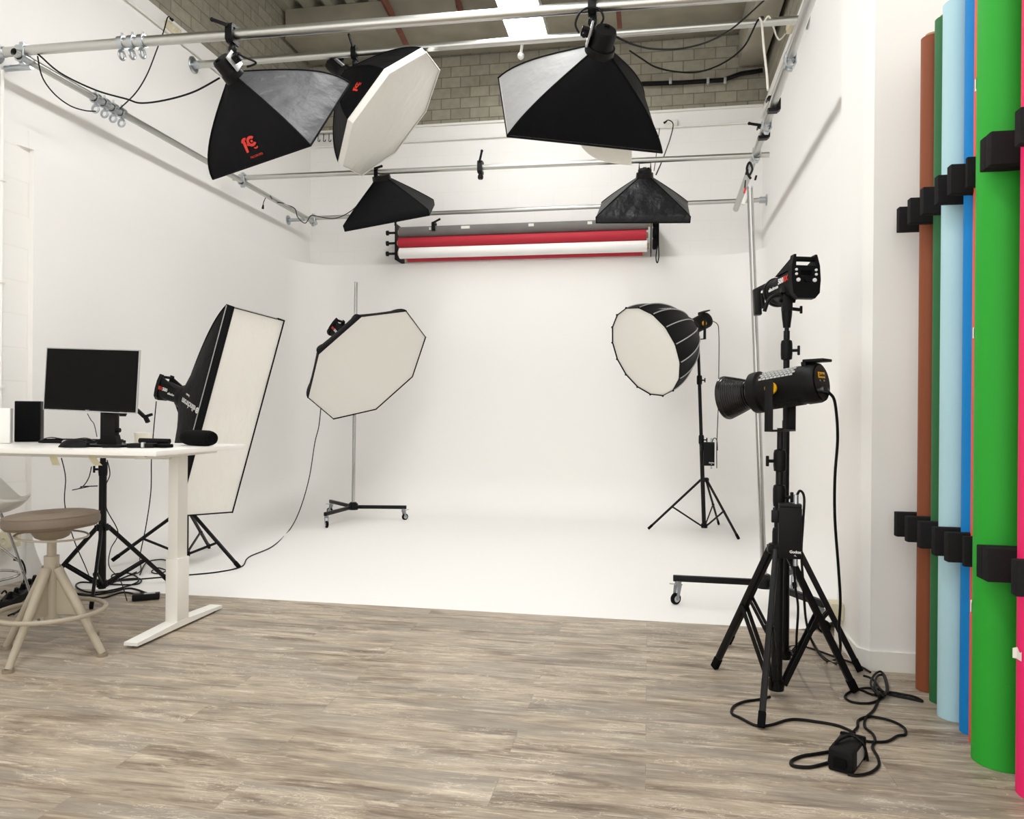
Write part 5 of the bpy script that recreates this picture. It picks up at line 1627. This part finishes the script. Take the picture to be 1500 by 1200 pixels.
cable('thin lead from the light behind the deep round softbox to its power box', [pP - nP * 0.235, at(1050, 474, Y=7.6), at(1053, 490, Y=7.6), at(1053, 540, Y=7.58), at(1052, 600, Y=7.58), at(1050, 650, Y=7.56), at(1050, 686, Y=7.55)], 0.004)
cable('short lead on top of the power box on the cove', [at(1043, 648, Y=7.54), at(1046, 642, Y=7.54), at(1050, 645, Y=7.54), at(1051, 660, Y=7.54)], 0.004)
cable('knotted bundle of black lead on the floor by the pillar', FL([(1265, 990), (1278, 995), (1290, 1010), (1300, 1015), (1298, 995), (1290, 984), (1280, 990), (1276, 1003), (1287, 1018), (1299, 1012), (1294, 990), (1284, 992), (1282, 1008), (1295, 1020), (1300, 1005)], 0.02), 0.005)
cable('black lead looping wide on the floor from the knot toward the brown roll', FL([(1295, 1016), (1315, 1020), (1340, 1025), (1351, 1027), (1340, 1021), (1320, 1017), (1300, 1014), (1280, 1018), (1258, 1010), (1243, 1015), (1238, 1022), (1250, 1029), (1275, 1030), (1292, 1022), (1292, 1012), (1270, 1008), (1255, 1010)]), 0.005)
cable('black lead running from the knot down to the front power adapter', FL([(1289, 1020), (1280, 1040), (1268, 1052), (1267, 1065), (1278, 1075), (1282, 1085), (1278, 1095), (1286, 1110), (1287, 1122), (1275, 1132), (1255, 1136), (1242, 1134)]), 0.005)
cable('black lead curling right of the front power adapter', FL([(1262, 1085), (1280, 1087), (1300, 1086), (1315, 1078), (1326, 1076), (1324, 1066), (1305, 1056), (1275, 1050), (1258, 1055), (1256, 1065), (1250, 1072)]), 0.005)
cable('black lead from the front tripod sweeping round to the power adapter', FL([(1128, 1021), (1110, 1025), (1090, 1028), (1075, 1035), (1072, 1045), (1085, 1052), (1108, 1063), (1130, 1062), (1160, 1054), (1200, 1058), (1230, 1064), (1252, 1074)]), 0.0055)
cable('black loop of lead left of the front power adapter', FL([(1223, 1100), (1200, 1104), (1175, 1108), (1160, 1115), (1162, 1122), (1185, 1124), (1205, 1120), (1224, 1114)]), 0.006)
t = thing('power_adapter', 'large black power adapter lying on the wood floor in front', 'adapter', (0.655, 2.655, 0))
dA = V((0.16, 0.30, 0)).normalized()
Rk = frame(dA)
ca = V((0.655, 2.655, 0.036))
part(t, 'case', G().box(ca, (0.175, 0.075, 0.07), Rk, 0.006), m_plast)
part(t, 'label_sticker', G().box(ca + Rk @ V((0.01, -0.0382, 0)), (0.09, 0.001, 0.045), Rk), m_silverline)
part(t, 'cord_strap', G().box(ca + Rk @ V((0.065, 0, 0.0)), (0.016, 0.081, 0.076), Rk, 0.004), m_rubber)
part(t, 'inlet', G().box(ca + Rk @ V((-0.09, 0, -0.005)), (0.015, 0.04, 0.03), Rk, 0.003), m_rubber)
cable('black strap of lead tied over the front power adapter', [ca + V((-0.07, -0.05, -0.02)), ca + V((-0.05, -0.03, 0.035)), ca + Rk @ V((0.03, 0.0, 0.045)), ca + Rk @ V((0.03, -0.04, 0.03)), ca + Rk @ V((0.05, -0.05, -0.03))], 0.005)

# ================================================================== WORLD AND VIEW
w = bpy.data.worlds.new('world')
scn.world = w
w.use_nodes = True
bg = w.node_tree.nodes['Background']
bg.inputs[0].default_value = (1.0, 0.985, 0.955, 1)
bg.inputs[1].default_value = 2.05
scn.view_settings.view_transform = 'Standard'
scn.view_settings.look = 'None'
scn.view_settings.gamma = 1.0
scn.view_settings.use_curve_mapping = False
scn.view_settings.exposure = 0.0
